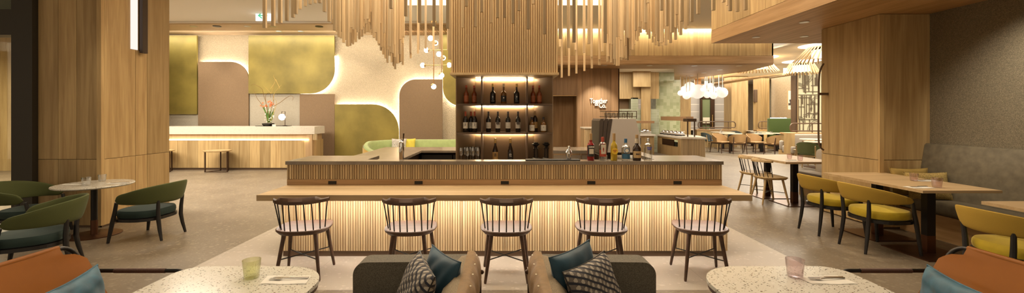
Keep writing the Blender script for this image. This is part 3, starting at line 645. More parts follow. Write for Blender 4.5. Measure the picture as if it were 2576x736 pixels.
PR = {
 'wine':([(.034,0),(.037,.006),(.037,.175),(.034,.195),(.020,.22),(.014,.235),(.014,.29)],(.0145,.235,.302),(.0374,.055,.145)),
 'round':([(.032,0),(.036,.006),(.036,.13),(.034,.155),(.020,.18),(.014,.20),(.014,.25)],(.0155,.24,.272),(.0365,.03,.12)),
 'tall':([(.040,0),(.043,.006),(.043,.15),(.038,.17),(.017,.19),(.014,.21),(.014,.262)],(.0165,.25,.30),(.0434,.03,.12)),
 'squat':([(.036,0),(.039,.005),(.039,.11),(.034,.13),(.014,.15),(.013,.18)],(.0155,.175,.21),(.0394,.02,.10)),
 'sake':([(.036,0),(.039,.006),(.039,.15),(.030,.19),(.016,.23),(.014,.25),(.014,.30)],(.0165,.262,.33),(.0394,.03,.14)),
}
def bottle(kind, nm, body, cap, lab, label, grp, loc, ink=None, inkmat=None, isz=.02, scale=1.0, rz=0, glyph=None):
    prof,(cr,c0,c1),(lr,l0,l1)=PR[kind]
    t=thing(nm,label,'bottle',loc,rz,grp); t.scale=(scale,)*3
    MB().lathe(prof,n=24).build('glass_body',body,t,True)
    MB().lathe([(cr,c0),(cr,c1),(.0001,c1+.001)],n=18).build('cap',cap,t,True)
    if lab: 
        n=14; MB().grid(lambda u,v:((lr+.0006)*math.sin((u-.5)*2.5),-(lr+.0006)*math.cos((u-.5)*2.5),l0+(l1-l0)*v),n,2).build('paper_label',lab,t,True)
    if ink:
        for i,(s,dz) in enumerate(ink): text('label_print',s,isz,(0,-(lr+.002),l0+(l1-l0)*dz),(PI/2,0,0),inkmat or INK,.0006,t,bold=.0006,sx=.75)
    if glyph:
        m=MB(); m.lathe([(.006,0),(.010,0),(.010,.001),(.006,.001)],(0,0,0),18,Matrix.Translation((0,-(lr+.0012),l0+(l1-l0)*.65))@Matrix.Rotation(PI/2,4,'X')); m.build('label_emblem',glyph,t)
    return t
def sx(pxx,Y=5.86): return X_(pxx,Y)
z1,z2,z3=.851,1.267,1.661
G1='bottles on the top column shelf'; G2='bottles on the middle column shelf'; G3='sake bottles on the bottom column shelf'
YS=5.84
for pxx,y,lb in ((1173,5.80,'amber patterned whisky bottle, outermost on the top shelf of the left bay'),(1193,5.86,'amber patterned whisky bottle nearest the upright on the top shelf, left bay'),
               (1341,5.86,'amber patterned whisky bottle nearest the upright on the top shelf, right bay'),(1356.5,5.83,'amber patterned whisky bottle, outermost on the top shelf of the right bay')):
    bottle('round','whisky_bottle',AMB,CAPR,LABA,lb,G1,(X_(pxx,y),y,z3),scale=.94)
for i,(pxx,lb,b,c,ink) in enumerate(((1240,'black gin bottle with gold cap, left on the top centre shelf',BK,CAPG,WHI),(1267,'brown bottle with round crest, middle of the top centre shelf',AMB2,CAPC,WHI),(1299.5,'black gin bottle with gold cap, right on the top centre shelf',BK,CAPG,WHI))):
    t=bottle('tall','spirit_bottle',b,c,None if i!=1 else LABK,lb,G1,(sx(pxx),YS,z3),glyph=WHI if i==1 else None,scale=.94)
    if i!=1: text('label_print','K I N O B I',.010,(0,-.0445,.04),(PI/2,0,0),WHI,.0004,t); text('label_print','季',.026,(0,-.0445,.10),(PI/2,0,0),WHI,.0004,t)
for pxx,y,cp,lb in ((1171,5.80,CAPR,'red wine bottle with red foil, outermost in the left bay, middle shelf'),(1185,5.88,CAPR,'red wine bottle tucked behind another in the left bay, middle shelf'),(1194,5.80,CAPR,'red wine bottle with red foil next to the left upright, middle shelf')):
    bottle('wine','wine_bottle',WINE,cp,LABW,lb,G2,(X_(pxx,y),y,z2),[('3',.6)],isz=.05,scale=.95)
for pxx,lb,gl in ((1229,'dark foiled wine bottle with plain label, far left on centre middle shelf',0),(1252.5,'wine bottle with dark tree pattern label, second from left on centre middle shelf',1),(1278,'dark foiled wine bottle with plain label, third from left on centre middle shelf',0),(1303,'wine bottle with dark tree pattern label, far right on centre middle shelf',1)):
    t=bottle('wine','wine_bottle',WINE,CAPK,LABW,lb,G2,(sx(pxx),YS,z2),[('---',.3)],isz=.018,scale=.95)
    if gl:
        m=MB(); 
        for k in range(9): 
            a=(-.6+1.2*k/8); m.box(.0386*math.sin(a)-.003,.0386*math.sin(a)+.003,-.0395,-.0385,.125-.012*(k%3),.143)
        m.box(-.002,.002,-.0395,-.0385,.10,.13); m.build('label_drawing',INK,t)
bottle('squat','whisky_bottle',AMB2,CAPK,LABW,'short whisky bottle with white label in front, right bay middle shelf',G2,(X_(1338,5.79),5.79,z2),[('C',.6)],isz=.03,scale=1.0)
bottle('wine','whisky_bottle',DKB,CAPT,LABG,'tall dark whisky bottle with gold label behind the short ones, right bay',G2,(X_(1346,5.88),5.88,z2),scale=.98)
bottle('squat','whisky_bottle',AMB2,CAPK,LABW,'short whisky bottle with white label, outermost in right bay middle shelf',G2,(X_(1367,5.79),5.79,z2),[('C',.6)],isz=.03,scale=1.0)
bottle('sake','sake_bottle',DKB,CAPG,LABG,'sake bottle with gold cap and gold label, left on bottom centre shelf',G3,(sx(1246),YS,z1),[('酒',.6)],isz=.05)
bottle('sake','sake_bottle',DKB,CAPG,LABK,'sake bottle with gold cap and black label, right on bottom centre shelf',G3,(sx(1284),YS,z1),[('仕',.6)],WHI,isz=.05)
# wine glasses
WG=thinglass('wine_glass_material',(.96,.96,.95),.42,.03)
def wineglass(x,y,z,lb):
    t=thing('wine_glass',lb,'wine glass',(x,y,z),0,'wine glasses on the bottom left shelf')
    MB().lathe([(.022,.10),(.030,.125),(.033,.15),(.029,.185),(.026,.205),(.0252,.205),(.028,.185),(.032,.15),(.029,.126),(.021,.102),(.0001,.092)],n=18).build('bowl',WG,t,True)
    MB().lathe([(.031,0),(.031,.002),(.006,.006),(.0035,.012),(.003,.085),(.010,.094),(.0225,.101)],n=16).build('stem',WG,t,True); return t
k=0
for r,(y,xs_) in enumerate(((5.74,(1160,1176,1190,1203)),(5.82,(1170,1184,1199,)),(5.90,(1176,1190,1203)))):
    for j,xx in enumerate(xs_):
        side=('leftmost','second from left','third from left','rightmost') if len(xs_)==4 else ('leftmost','middle','rightmost')
        wineglass(X_(xx,y),y,z1,'clear stemmed wine glass, %s in the %s row on the bottom left shelf'%(side[j],('front','middle','back')[r]))
# coffee presses
for i,(xx,lb) in enumerate(((1348,'black hand coffee press left of the pair on bottom right shelf'),(1374,'black hand coffee press right of the pair on bottom right shelf'))):
    y=5.80; t=thing('coffee_press',lb,'coffee press',(X_(xx,y)-.0,y,z1),0,'hand coffee presses on the bottom shelf')
    sm=plain('smoked_plastic',(.03,.025,.022),.15)
    MB().lathe([(.045,0),(.045,.012),(.028,.014),(.028,.19),(.045,.192),(.05,.197),(.028,.203)],n=20).build('chamber',sm,t,True)
    MB().lathe([(.018,.2),(.018,.215),(.03,.225),(.055,.25),(.055,.256),(.0001,.256)],n=20).build('funnel',BLACKM,t,True)
    MB().lathe([(.046,.05),(.052,.052),(.052,.058),(.046,.06)],n=20).build('flange',STEELB,t)
    MB().rbox(-.03,.03,-.03,.03,.256,.275,.008).build('plunger_top',BLACKM,t)
    MB().box(-.012,.012,-.047,-.045,.002,.026).build('paper_tag',LABW,t)
# front row of bottles on the bar
zb=1.0035; YB_=4.635
PR['camp']=([(.036,0),(.039,.008),(.039,.155),(.036,.178),(.018,.20),(.015,.21),(.015,.255)],(.0165,.225,.30),(.0394,.045,.17))
PR['gin']=([(.037,0),(.040,.008),(.040,.17),(.036,.19),(.016,.202),(.015,.205),(.015,.22)],(.0165,.205,.258),(.0404,.045,.12))
PR['rum']=([(.034,0),(.037,.006),(.037,.15),(.034,.175),(.018,.20),(.014,.215),(.0145,.235)],(.0165,.225,.30),(.0374,.055,.15))
PR['blue']=([(.042,0),(.045,.008),(.045,.135),(.042,.155),(.022,.168),(.016,.175),(.016,.205)],(.0165,.195,.24),(.0454,.02,.075))
PR['liq']=([(.043,0),(.046,.01),(.046,.125),(.040,.15),(.022,.17),(.018,.185),(.028,.19),(.018,.245),(.015,.25)],(.0165,.245,.285),(.0464,.03,.105))
PR['vod']=([(.044,0),(.046,.012),(.046,.155),(.040,.178),(.022,.188),(.016,.195),(.017,.215)],(.0175,.212,.245),(.0464,.10,.16))
GF='bottles lined up on the bar top'
def fb(k,px_,*a,**kw): return bottle(k,'spirit_bottle',*a[:3],a[3],GF,(X_(px_,YB_),YB_,zb),**kw)
t=fb('camp',1486,CAMP,CAPT,LABK,'red bottle with black and white label, leftmost on the bar top')
text('label_print','CAMPARI',.020,(0,-.0415,.150),(PI/2,0,0),WHI,.001,t,bold=.0008,sx=.72); MB().box(-.024,.024,-.0418,-.040,.075,.13).build('white_label',LABW,t); MB().lathe([(.016,.205),(.0165,.228)],n=16).build('red_collar',CAMP,t)
t=fb('gin',1516,CLEAR,LABR,LABR,'clear gin bottle with dull red cap, second bottle from the left on bar top')
text('label_print','BEEFEATER',.011,(0,-.042,.185),(PI/2,0,0),REDI,.0006,t,bold=.0003,sx=.8); MB().box(-.025,.025,-.0415,-.0395,.075,.178).build('white_label',LABW,t); MB().box(-.004,.004,-.043,-.0415,.10,.145).box(-.007,.007,-.043,-.0415,.122,.132).build('printed_guard',REDI,t)
t=fb('rum',1544.5,RUMG,CAPT,None,'golden rum bottle with round yellow label, third from the left on bar top')
MB().lathe([(.0001,0),(.036,0),(.036,.0025),(.0001,.0025)],(0,0,0),24,Matrix.Translation((0,-.0375,.105))@Matrix.Rotation(PI/2,4,'X')).build('round_label',LABY,t)
text('label_print','HAVANA',.013,(0,-.0415,.112),(PI/2,0,0),REDI,.0006,t,bold=.0005,sx=.8); text('label_print','CLUB',.011,(0,-.0415,.098),(PI/2,0,0),REDI,.0006,t,bold=.0005,sx=.8)
t=fb('blue',1574,CLEAR,CAPB,LABB,'clear bottle with blue cap and blue round emblem on the bar top')
MB().lathe([(.0001,0),(.027,0),(.027,.002),(.0001,.002)],(0,0,0),24,Matrix.Translation((0,-.0455,.112))@Matrix.Rotation(PI/2,4,'X')).build('round_label',LABB,t)
MB().lathe([(.017,0),(.020,0),(.020,.001),(.017,.001)],(0,0,0),24,Matrix.Translation((0,-.0478,.112))@Matrix.Rotation(PI/2,4,'X')).build('emblem_ring',WHI,t)
t=fb('liq',1602,DKB,CAPT,LABT,'dark brown squat bottle with tan label, fifth from the left on bar top')
MB().lathe([(.0285,.19),(.0185,.244)],n=16).build('neck_foil',plain('silver_foil',(.5,.42,.3),.35,.5),t); text('label_print','M&G',.024,(0,-.0485,.072),(PI/2,0,0),INK,.0006,t,bold=.0005)
t=fb('vod',1630,CLEAR,STEEL,None,'clear vodka bottle with blue lettering, rightmost on the bar top')
text('label_print','ABSOLUT',.017,(0,-.048,.142),(PI/2,0,0),BLU,.001,t,bold=.001,sx=.75); text('label_print','VODKA',.015,(0,-.048,.124),(PI/2,0,0),BLU,.001,t,bold=.001,sx=.75)
# shaker + tray
m=MB(); m.rbox(X_(1322,4.63),X_(1458,4.63),4.58,4.70,zb,zb+.012,.004,2); tag(m.build('bar_mat',plain('black_rubber',(.014,.013,.012),.6)),'long black rubber bar mat on the bar top under the shaker','bar mat')
t=thing('cocktail_shaker','polished steel cocktail shaker standing on the black bar mat','cocktail shaker',(X_(1431,4.64),4.64,zb+.0125))
MB().lathe([(.026,0),(.034,.06),(.034,.068)],n=24).build('cup',STEEL,t,True); MB().lathe([(.035,.066),(.033,.085),(.018,.11),(.017,.115)],n=24).build('strainer',STEEL,t,True); MB().lathe([(.019,.113),(.018,.145),(.0001,.15)],n=20).build('lid',STEEL,t,True)
# espresso machine
t=thing('espresso_machine','large pale espresso machine with three dark ribs on the right bar worktop','coffee machine',(1.62,6.05,.8625))
m=MB(); Lb=X_(1528,6.05)-1.62; Rb=X_(1612,6.05)-1.62; Lt=X_(1541,6.05)-1.62; Rt=X_(1599,6.05)-1.62; hz=Z_(299,6.05)-.86
m.prism([(Lb,.10),(Rb,.10),(Rb-.01,hz*.6),(Rt,hz),(Lt,hz)],0,.5,'y'); m.build('pale_side_panel',plain('pale_grey_enamel',(.52,.47,.42),.4),t)
for i in range(3):
    b0_=X_(1504+8*i,6.05)-1.62; b1_=X_(1511+8*i,6.05)-1.62; t0_=X_(1507+11.4*i,6.05)-1.62; t1_=X_(1517.5+11.4*i,6.05)-1.62
    MB().prism([(b0_,.10),(b1_,.10),(t1_,hz),(t0_+.02,hz),(t0_,hz-.03)],-.03+.01*i,.5,'y').build('dark_rib',plain('rib_brown',(.065,.045,.032),.5) if i==0 else bpy.data.materials['rib_brown'],t)
for x in (Lb+.02,Rb-.06): MB().box(x,x+.05,.05,.1,0.002,.10).build('foot',BLACKM,t)
MB().box(Lb-.10,Rb-.02,.02,.45,.06,.098).build('drip_base',BLACKM,t)
m=MB(); gz=hz+.01
for zz in (gz+.02,gz+.10): m.tube([(Lt-.09,.02,zz),(Rt+.02,.02,zz),(Rt+.02,.4,zz),(Lt-.09,.4,zz)],.005,6,closed=True)
for x in (Lt-.09,Lt+.09,Lt+.22,Rt+.02): m.tube([(x,.02,gz-.01),(x,.02,gz+.10)],.005,6)
m.build('cup_rail',BRONZ2,t)
for i in range(6): 
    MB().lathe([(.028,gz-.005),(.036,gz+.08),(.034,gz+.08),(.026,gz)],(Lt-.05+i*.072,.16,0),14).build('glass_cup',thinglass('cup_glass%d'%i,(.9,.9,.88),.35) if i==0 else bpy.data.materials['cup_glass0'],t,True)
# side station behind, fluted with pale top
t=thing('service_station','small fluted timber service station with pale top below the wall lettering','cabinet',(X_(1488,10.2),10.2,0))
m=MB(); m.box(-.17,.17,0,.5,0,1.17); m.build('body',BACKING,t); m=MB(); 
for i in range(11): m.box(-.17+i*.031,-.15+i*.031,-.012,0,0,1.17)
m.build('fluting',SLAT,t); MB().box(-.19,.19,-.03,.5,1.17,1.20).build('stone_top',WHITESTONE,t)
# ------------------------------------------------------------------ windsor chair
def windsor(name,label,mw,md,loc,rz,grp):
    t=thing(name,label,'chair',loc,rz,grp)
    poly=[(-.20,.20),(-.10,.215),(.10,.215),(.20,.20),(.235,.10),(.24,-.02),(.215,-.12),(.15,-.19),(.06,-.215),(-.06,-.215),(-.15,-.19),(-.215,-.12),(-.24,-.02),(-.235,.10)]
    P=[Vector((a,b,0)) for a,b in poly]; sp=smoothpts(P+[P[0]],4)[:-1]
    m=MB(); m.grid(lambda u,v:(lambda p,k:(p.x*k[0],p.y*k[0],k[1]))(sp[int(round(u*len(sp)))%len(sp)],[(.001,.452),(.75,.450),(.97,.458),(1,.452),(1,.442),(.90,.415),(.001,.413)][int(round(v*6))]),len(sp),7,cu=True)
    m.build('seat',mw,t,True)
    tops=[(-.165,.13),(.165,.13),(-.135,-.13),(.135,-.13)]; feet=[(-.215,.205),(.215,.205),(-.19,-.21),(.19,-.21)]
    for (a,b),(c,d) in zip(tops,feet): MB().tube([(a,b,.425),((a+c)/2,(b+d)/2,.21),(c,d,.012),(c,d,0)],[.019,.017,.0125,.010],12).build('leg',mw,t,True)
    q=[Vector((a*.45+c*.55,b*.45+d*.55,.185)) for (a,b),(c,d) in zip(tops,feet)]
    MB().tube([q[0],q[3]+Vector((0,0,.0))],.0055,8).build('stretcher',md,t,True); MB().tube([q[1]+Vector((0,0,.012)),q[2]+Vector((0,0,.012))],.0055,8).build('stretcher',md,t,True)
    # crest rail: bow seen from above, ends forward
    def rail(u):
        a=(u-.5)*2; return (.25*a/(1+.10*a*a)*1.08, -.245+.16*abs(a)**2.2, .728+.0*a)
    def prof(u,v):
        x,y,z=rail(u); a=abs((u-.5)*2); hump=.024 if a<.60 else .024*max(0,1-(a-.60)/.16)
        w_=.016+.008*(1-a)
        pts=[(-w_,-.022),(w_,-.022),(w_,.010),(w_*.9,.012+hump),(w_*.2,.012+hump),(-w_,.006)]
        dy,dz=pts[int(round(v*6))%6]; return (x,y+dy,z+dz)
    m=MB(); m.grid(prof,41,6,cv=True); 
    m.bm.verts.ensure_lookup_table(); vs=m.bm.verts[:]
    m.bm.faces.new(vs[:6]); m.bm.faces.new(vs[-6:][::-1]); m.build('crest_rail',mw,t,True)
    for i in range(9):
        a=-1+2*i/8.0; u=.5+a*.47
        x,y,z=rail(u); ang=a*1.30
        bx=.205*math.sin(ang)*1.0; by=-.19*math.cos(ang)
        MB().tube([(bx,by,.445),(x,y,.722)],.0058,8).build('spindle',md,t,True)
    return t
STK=[(-1.90,3.97,8,'dark walnut spindle-back chair at the far left of the bar counter'),(-.885,3.95,3,'dark walnut spindle-back chair second from the left at the bar counter'),(.018,3.945,0,'dark walnut spindle-back chair in the middle of the bar counter'),
     (.915,3.95,-3,'dark walnut spindle-back chair second from the right at the bar counter'),(1.86,3.97,-8,'dark walnut spindle-back chair at the far right of the bar counter')]
w0=windsor('spindle_back_chair',STK[2][3],WALN,BLACKM,(STK[2][0],STK[2][1],0),0,'dark spindle chairs along the bar')
for i,(x,y,a,lb) in enumerate(STK):
    if i!=2: dup(w0,(x,y,0),math.radians(a),lb)
w1=windsor('spindle_back_chair','light oak spindle-back chair, farther of the two at the narrow table by right column',CHOAK,BLACKM,(4.62,7.72,0),-PI/2+.06,'light oak spindle chairs at the narrow table')
dup(w1,(4.56,7.20,0),-PI/2-.04,'light oak spindle-back chair, nearer of the two at the narrow table by right column')
# ------------------------------------------------------------------ curved back armchair
def barrel(name,label,fb_,fs,loc,rz,grp,bb=.56,bt=.745,ba=.62,r0=.335):
    t=thing(name,label,'armchair',loc,rz,grp); ct=r0+.135
    def path(u):
        a=(u-.5)*2*1.95
        if abs(a)<=PI/2: return .315*math.sin(a), -.30*math.cos(a)-.02
        return math.copysign(.315-.04*(abs(a)-PI/2),a), (abs(a)-PI/2)*.42-.02
    def band(u,v):
        x,y=path(u); k=abs(u-.5)*2; s=max(0,1-k**1.9); top=ba+(bt-ba)*s; bot=bb-.010*(1-k)
        e=1.0
        if k>.90:
            q=(k-.90)/.10; e=math.sqrt(max(0,1-q*q)); c=bot+(top-bot)*.45; top=c+(top-c)*e; bot=c-(c-bot)*e
        n=Vector((x,y+.02)); n=n.normalized() if n.length>0 else Vector((0,-1)); th=.020*max(.25,e); lean=.055*(.25+.75*s)
        q=v*2*PI; ca,sa=math.cos(q),math.sin(q); ca=math.copysign(abs(ca)**.6,ca); sa=math.copysign(abs(sa)**.7,sa)
        z=(top+bot)/2+(top-bot)/2*sa; o=th*ca+lean*(z-bb)/(bt-bb)
        return (x+n.x*o,y+n.y*o,z)
    m=MB(); m.grid(band,57,16,cv=True); m.build('curved_backrest',fb_,t,True)
    def seatp(sc_,z0):
        P=[]
        for i in range(32):
            a=2*PI*i/32; c,s=math.cos(a),math.sin(a)
            P.append((.27*sc_*math.copysign(abs(c)**.72,c), (.27*sc_*math.copysign(abs(s)**.72,s)) if s>0 else .235*sc_*math.copysign(abs(s)**.9,s), z0))
        return P
    lv=[(.9,r0+.034),(.98,r0+.045),(1.01,r0+.075),(1.0,r0+.105),(.95,r0+.125),(.75,ct),(.01,ct+.012)]
    m=MB(); m.grid(lambda u,v:seatp(*lv[int(round(v*6))])[int(round(u*32))%32],32,7,cu=True); m.build('seat_cushion',fs,t,True)
    m=MB(); A=seatp(1.04,0); B_=seatp(.88,0)
    for i in range(32):
        j=(i+1)%32; a,b,c,d=A[i],A[j],B_[j],B_[i]
        for z in (r0,r0+.034): m._add([(a[0],a[1],z),(b[0],b[1],z),(c[0],c[1],z),(d[0],d[1],z)],[(0,1,2,3)])
        m._add([(a[0],a[1],r0),(b[0],b[1],r0),(b[0],b[1],r0+.034),(a[0],a[1],r0+.034)],[(0,1,2,3)]); m._add([(d[0],d[1],r0),(c[0],c[1],r0),(c[0],c[1],r0+.034),(d[0],d[1],r0+.034)],[(0,1,2,3)])
    m.box(-.25,.25,-.02,.02,r0+.004,r0+.03); m.box(-.02,.02,-.22,.24,r0+.004,r0+.03); m.build('seat_ring',BLACKW,t)
    for s in (-1,1):
        MB().tube([(s*.282,.245,0),(s*.272,.225,r0*.55),(s*.268,.205,r0),(s*.274,.175,(r0+bb)/2),(s*.283,.145,bb+.02)],[.015,.020,.023,.021,.018],10).build('leg',BLACKW,t,True)
        MB().tube([(s*.192,-.305,0),(s*.182,-.275,r0*.55),(s*.177,-.258,r0),(s*.184,-.258,(r0+bb)/2),(s*.194,-.268,bb+.03)],[.014,.020,.023,.021,.018],10).build('leg',BLACKW,t,True)
    return t
YELB=plain('mustard_wool',(.42,.27,.035),.8,noise=.06,nscale=300,bump=.1,bscale=400); YELS=plain('mustard_velvet',(.50,.36,.012),.7,noise=.10,nscale=9,sheen=.3)
GRNB=plain('olive_green_wool',(.068,.080,.020),.85,noise=.08,nscale=300,bump=.1,bscale=400,sheen=.05); GRNS=plain('dark_teal_velvet',(.011,.030,.026),.75,noise=.10,nscale=12,sheen=.08)
y0=barrel('curved_back_armchair','mustard curved-back armchair nearest the timber column at right',YELB,YELS,(4.20,5.37,0),-PI/2,'mustard armchairs at the bench tables')
dup(y0,(4.20,4.70,0),-PI/2,'mustard curved-back armchair tucked at the near end of the long oak table')
dup(y0,(4.22,3.43,0),-PI/2,'mustard curved-back armchair behind the right tan leather chair, cut by photo edge')
y0.scale=(.93,.95,1)
for q_ in C.objects:
    if q_.get('group')=='mustard armchairs at the bench tables': q_.scale=(.93,.95,1)
g0=barrel('curved_back_armchair','green curved-back armchair standing right of the round terrazzo table',GRNB,GRNS,(-4.42,5.19,0),PI/2+.02,'green armchairs around the terrazzo tables',.455,.69,.555,.24)
dup(g0,(-5.86,5.16,0),-PI/2+.25,'green curved-back armchair behind and left of the round terrazzo table')
dup(g0,(-4.62,4.10,0),PI/2+.60,'nearest green curved-back armchair seen from behind, lower left')
# ------------------------------------------------------------------ round terrazzo table
t=thing('round_cafe_table','round terrazzo topped table on bronze pedestal by the left column','table',(-5.16,5.25,0))
MB().lathe([(.0001,.612),(.36,.612),(.385,.622),(.39,.632),(.385,.642),(.0001,.642)],n=64).build('terrazzo_top',TERR,t,True)
MB().lathe([(.033,.19),(.033,.612)],n=20).build('pole',BLACKM,t,True); MB().lathe([(.036,.012),(.036,.19)],n=20).build('pole_sleeve',BASEM,t,True); MB().lathe([(.27,0),(.27,.008),(.26,.012),(.0001,.013)],n=48).build('base_disc',BASEM,t,True)
t=thing('round_cafe_table','edge of another terrazzo table at the far left border','table',(-5.62,4.10,0))
MB().lathe([(.0001,.612),(.36,.612),(.39,.632),(.385,.642),(.0001,.642)],n=64).build('terrazzo_top',TERR,t,True); MB().lathe([(.036,.012),(.036,.612)],n=20).build('pole',BASEM,t,True); MB().lathe([(.27,0),(.27,.012),(.0001,.013)],n=48).build('base_disc',BASEM,t,True)
def tumbler(loc,label,mat,s=1.0,tint=None):
    t=thing('water_glass',label,'glass',loc); t.scale=(s,s,s)
    MB().lathe([(.0001,.0),(.030,.0),(.033,.004),(.041,.088),(.0395,.088),(.032,.010),(.0001,.008)],n=32).build('tumbler_body',mat,t,True); return t
GLC=thinglass('clear_tumbler_glass',(.96,.97,.98),.26); GLY=thinglass('pale_green_tumbler_glass',(.94,.95,.80),.16); GLP=thinglass('mauve_tumbler_glass',(.94,.88,.89),.16)
tumbler((X_(217,5.12),5.12,.6425),'clear water glass nearer the front of the round terrazzo table',GLC,1.15); tumbler((X_(257,5.42),5.42,.6425),'clear water glass at the back of the round terrazzo table',GLC,1.05)
NAP=plain('white_napkin',(.74,.71,.64),.8)
def cutlery(x,y,z,rz,label_n,label_f,label_k,sc_=1.0):
    R=Matrix.Rotation(rz,4,'Z')
    m=MB(); m.grid(lambda u,v:((u-.5)*.235*sc_-.02*v,(v-.5)*.105*sc_,.0012+.0012*math.sin(u*9)),12,5); 
    m.grid(lambda u,v:((u-.5)*.235*sc_-.02*v,(v-.5)*.105*sc_-.006,.0005),12,5)
    o=m.build('napkin',NAP,None,True); o.location=(x,y,z+.0005); o.rotation_euler=(0,0,rz); tag(o,label_n,'napkin')
    f=thing('fork',label_f,'fork',(x,y,z+.0045),rz)
    m=MB(); m.tube([(-.035,-.005,.004),(0,.0,.005),(.05,.004,.005),(.10,.008,.003)],[.003,.0022,.003,.0042],8); m.build('handle',STEEL,f,True)
    m=MB(); m.box(-.065,-.035,-.014,.006,.003,.005)
    for k in range(4): m.box(-.095,-.063,-.014+k*.0055,-.011+k*.0055,.003,.0045)
    m.build('tines',STEEL,f)
    k_=thing('table_knife',label_k,'knife',(x,y,z+.0045),rz)
    MB().tube([(0,.020,.003),(.10,.020,.003)],[.0035,.0045],8).build('handle',STEEL,k_,True); MB().prism([(-.09,.016),(-.08,.012),(0,.016),(0,.024),(-.08,.024)],.001,.003).build('blade',STEEL,k_)
cutlery(X_(186,5.22),5.22,.6425,0.0,'white folded napkin left of the glasses on the round terrazzo table','fork on the napkin at the left of the round terrazzo table','knife on the napkin at the left of the round terrazzo table')
cutlery(X_(300,5.3),5.3,.6425,0.2,'white folded napkin at the right edge of the round terrazzo table','fork on the napkin at the right of the round terrazzo table','knife on the napkin at the right of the round terrazzo table')
# ------------------------------------------------------------------ right bench, tables
BENCHF=plain('worn_brown_leather',(.125,.104,.068),.55,noise=.22,nscale=14,bump=.05,bscale=60)
t=thing('wall_bench','long grey brown upholstered bench along the pebbled right wall','bench',(5.4,4,0))
o=MB().box(-.16,.20,-7,1.53,0,.30).build('timber_base',OAKY,t)
o=MB().rbox(-.21,.22,-7,1.53,.31,.46,.035).build('seat_cushion',BENCHF,t,True)
m=MB(); m.prism([(.10,.46),(.115,.80),(.165,1.11),(.185,1.13),(.225,1.13),(.225,.46)],-7,1.53,'y'); m.build('backrest',BENCHF,t,True)
def slabtable(label,x0,x1,y0,y1,zt,legs,mat=TABLE,th=.028,name='dining_table',seam=None):
    t=thing(name,label,'table',((x0+x1)/2,(y0+y1)/2,0)); cx,cy=(x0+x1)/2,(y0+y1)/2
    m=MB()
    if seam: m.box(x0-cx,x1-cx,y0-cy,seam-cy-.001,zt-th,zt); m.box(x0-cx,x1-cx,seam-cy+.001,y1-cy,zt-th,zt)
    else: m.box(x0-cx,x1-cx,y0-cy,y1-cy,zt-th,zt)
    m.build('tabletop',mat,t)
    for (lx,ly) in legs:
        MB().box(lx-cx-.045,lx-cx+.045,ly-cy-.035,ly-cy+.035,.20,zt-th).build('pedestal',BLACKM,t)
        MB().box(lx-cx-.046,lx-cx+.046,ly-cy-.036,ly-cy+.036,.012,.20).build('pedestal_sleeve',BASEM,t)
        MB().box(lx-cx-.27,lx-cx+.27,ly-cy-.27,ly-cy+.27,0,.012).build('base_plate',BASEM,t)
    return t
slabtable('long oak table with two glasses in front of the right wall bench',4.25,5.06,4.24,5.58,.74,[(4.62,4.55),(4.68,5.24)],seam=4.92)
slabtable('oak table cut off by the right border of the photo',4.25,5.06,2.4,3.72,.74,[(4.70,3.3)])
slabtable('narrow oak table with two light spindle chairs beyond the bar',4.58,5.45,6.80,8.10,.74,[(4.88,7.75),(4.93,7.1)],th=.035)
tumbler((X_(2299,4.85),4.85,.741),'mauve water glass, farther one on the long oak table',GLP,1.0); tumbler((X_(2357,4.42),4.42,.741),'mauve water glass, nearer one on the long oak table',GLP,1.15)
tumbler((X_(1986,7.3),7.3,.741),'mauve water glass at the far side of the narrow oak table',GLP,1.0); tumbler((X_(2013,7.0),7.0,.741),'mauve water glass at the near side of the narrow oak table',GLP,1.05)
cutlery(X_(2313,4.42),4.42,.741,.05,'white napkin under cutlery at the near corner of the long oak table','fork at the near corner of the long oak table','knife at the near corner of the long oak table')
cutlery(X_(2330,4.87),4.87,.741,.05,'white napkin by the cushions on the long oak table','fork on the long oak table beside the cushions','knife on the long oak table beside the cushions')
cutlery(X_(1990,6.98),6.98,.741,.05,'white napkin on the narrow oak table beyond the bar','fork on the narrow oak table beyond the bar','knife on the narrow oak table beyond the bar')
def pillow(name,label,mat,loc,rot,w_,h_,th,piping=None,grp=None):
    t=thing(name,label,'cushion',loc,0,grp); t.rotation_euler=rot
    def f(side):
        def g(u,v):
            a,b=2*u-1,2*v-1; e=(max(0,1-abs(a)**3.2)**.55)*(max(0,1-abs(b)**3.2)**.55)
            x=a*w_/2*(1-.09*(1-b*b)*abs(a)**2); z=b*h_/2*(1-.09*(1-a*a)*abs(b)**2)
            wr=.004*math.sin(a*9+b*5)*e
            return (x,side*(th/2*e+wr),z+h_/2)
        return g
    m=MB(); m.grid(f(-1),25,25); m.grid(f(1),25,25); bmesh.ops.remove_doubles(m.bm,verts=m.bm.verts[:],dist=.0006); cov=m.build('cover',mat,t,True)
    g=f(0); n=24; P=[g(i/n,0) for i in range(n)]+[g(1,i/n) for i in range(n)]+[g(1-i/n,1) for i in range(n)]+[g(0,1-i/n) for i in range(n)]
    MB().tube(P,.004,6,closed=True).build('piping',piping or mat,cov,True); return t
MUST=plain('ochre_cushion',(.34,.23,.06),.8,noise=.1,nscale=20); MUSTP=plain('ochre_boucle',(.38,.27,.09),.9,noise=.6,nscale=130,bump=.3,bscale=160)
pillow('scatter_cushion','plain ochre cushion farther back on the wall bench',MUST,(5.24,5.37,.464),(math.radians(-8),0,math.radians(-5)),.46,.36,.10)
pillow('scatter_cushion','ochre textured rectangular cushion on the wall bench behind the glasses',MUSTP,(5.26,5.14,.464),(math.radians(-16),0,math.radians(-6)),.50,.34,.12)
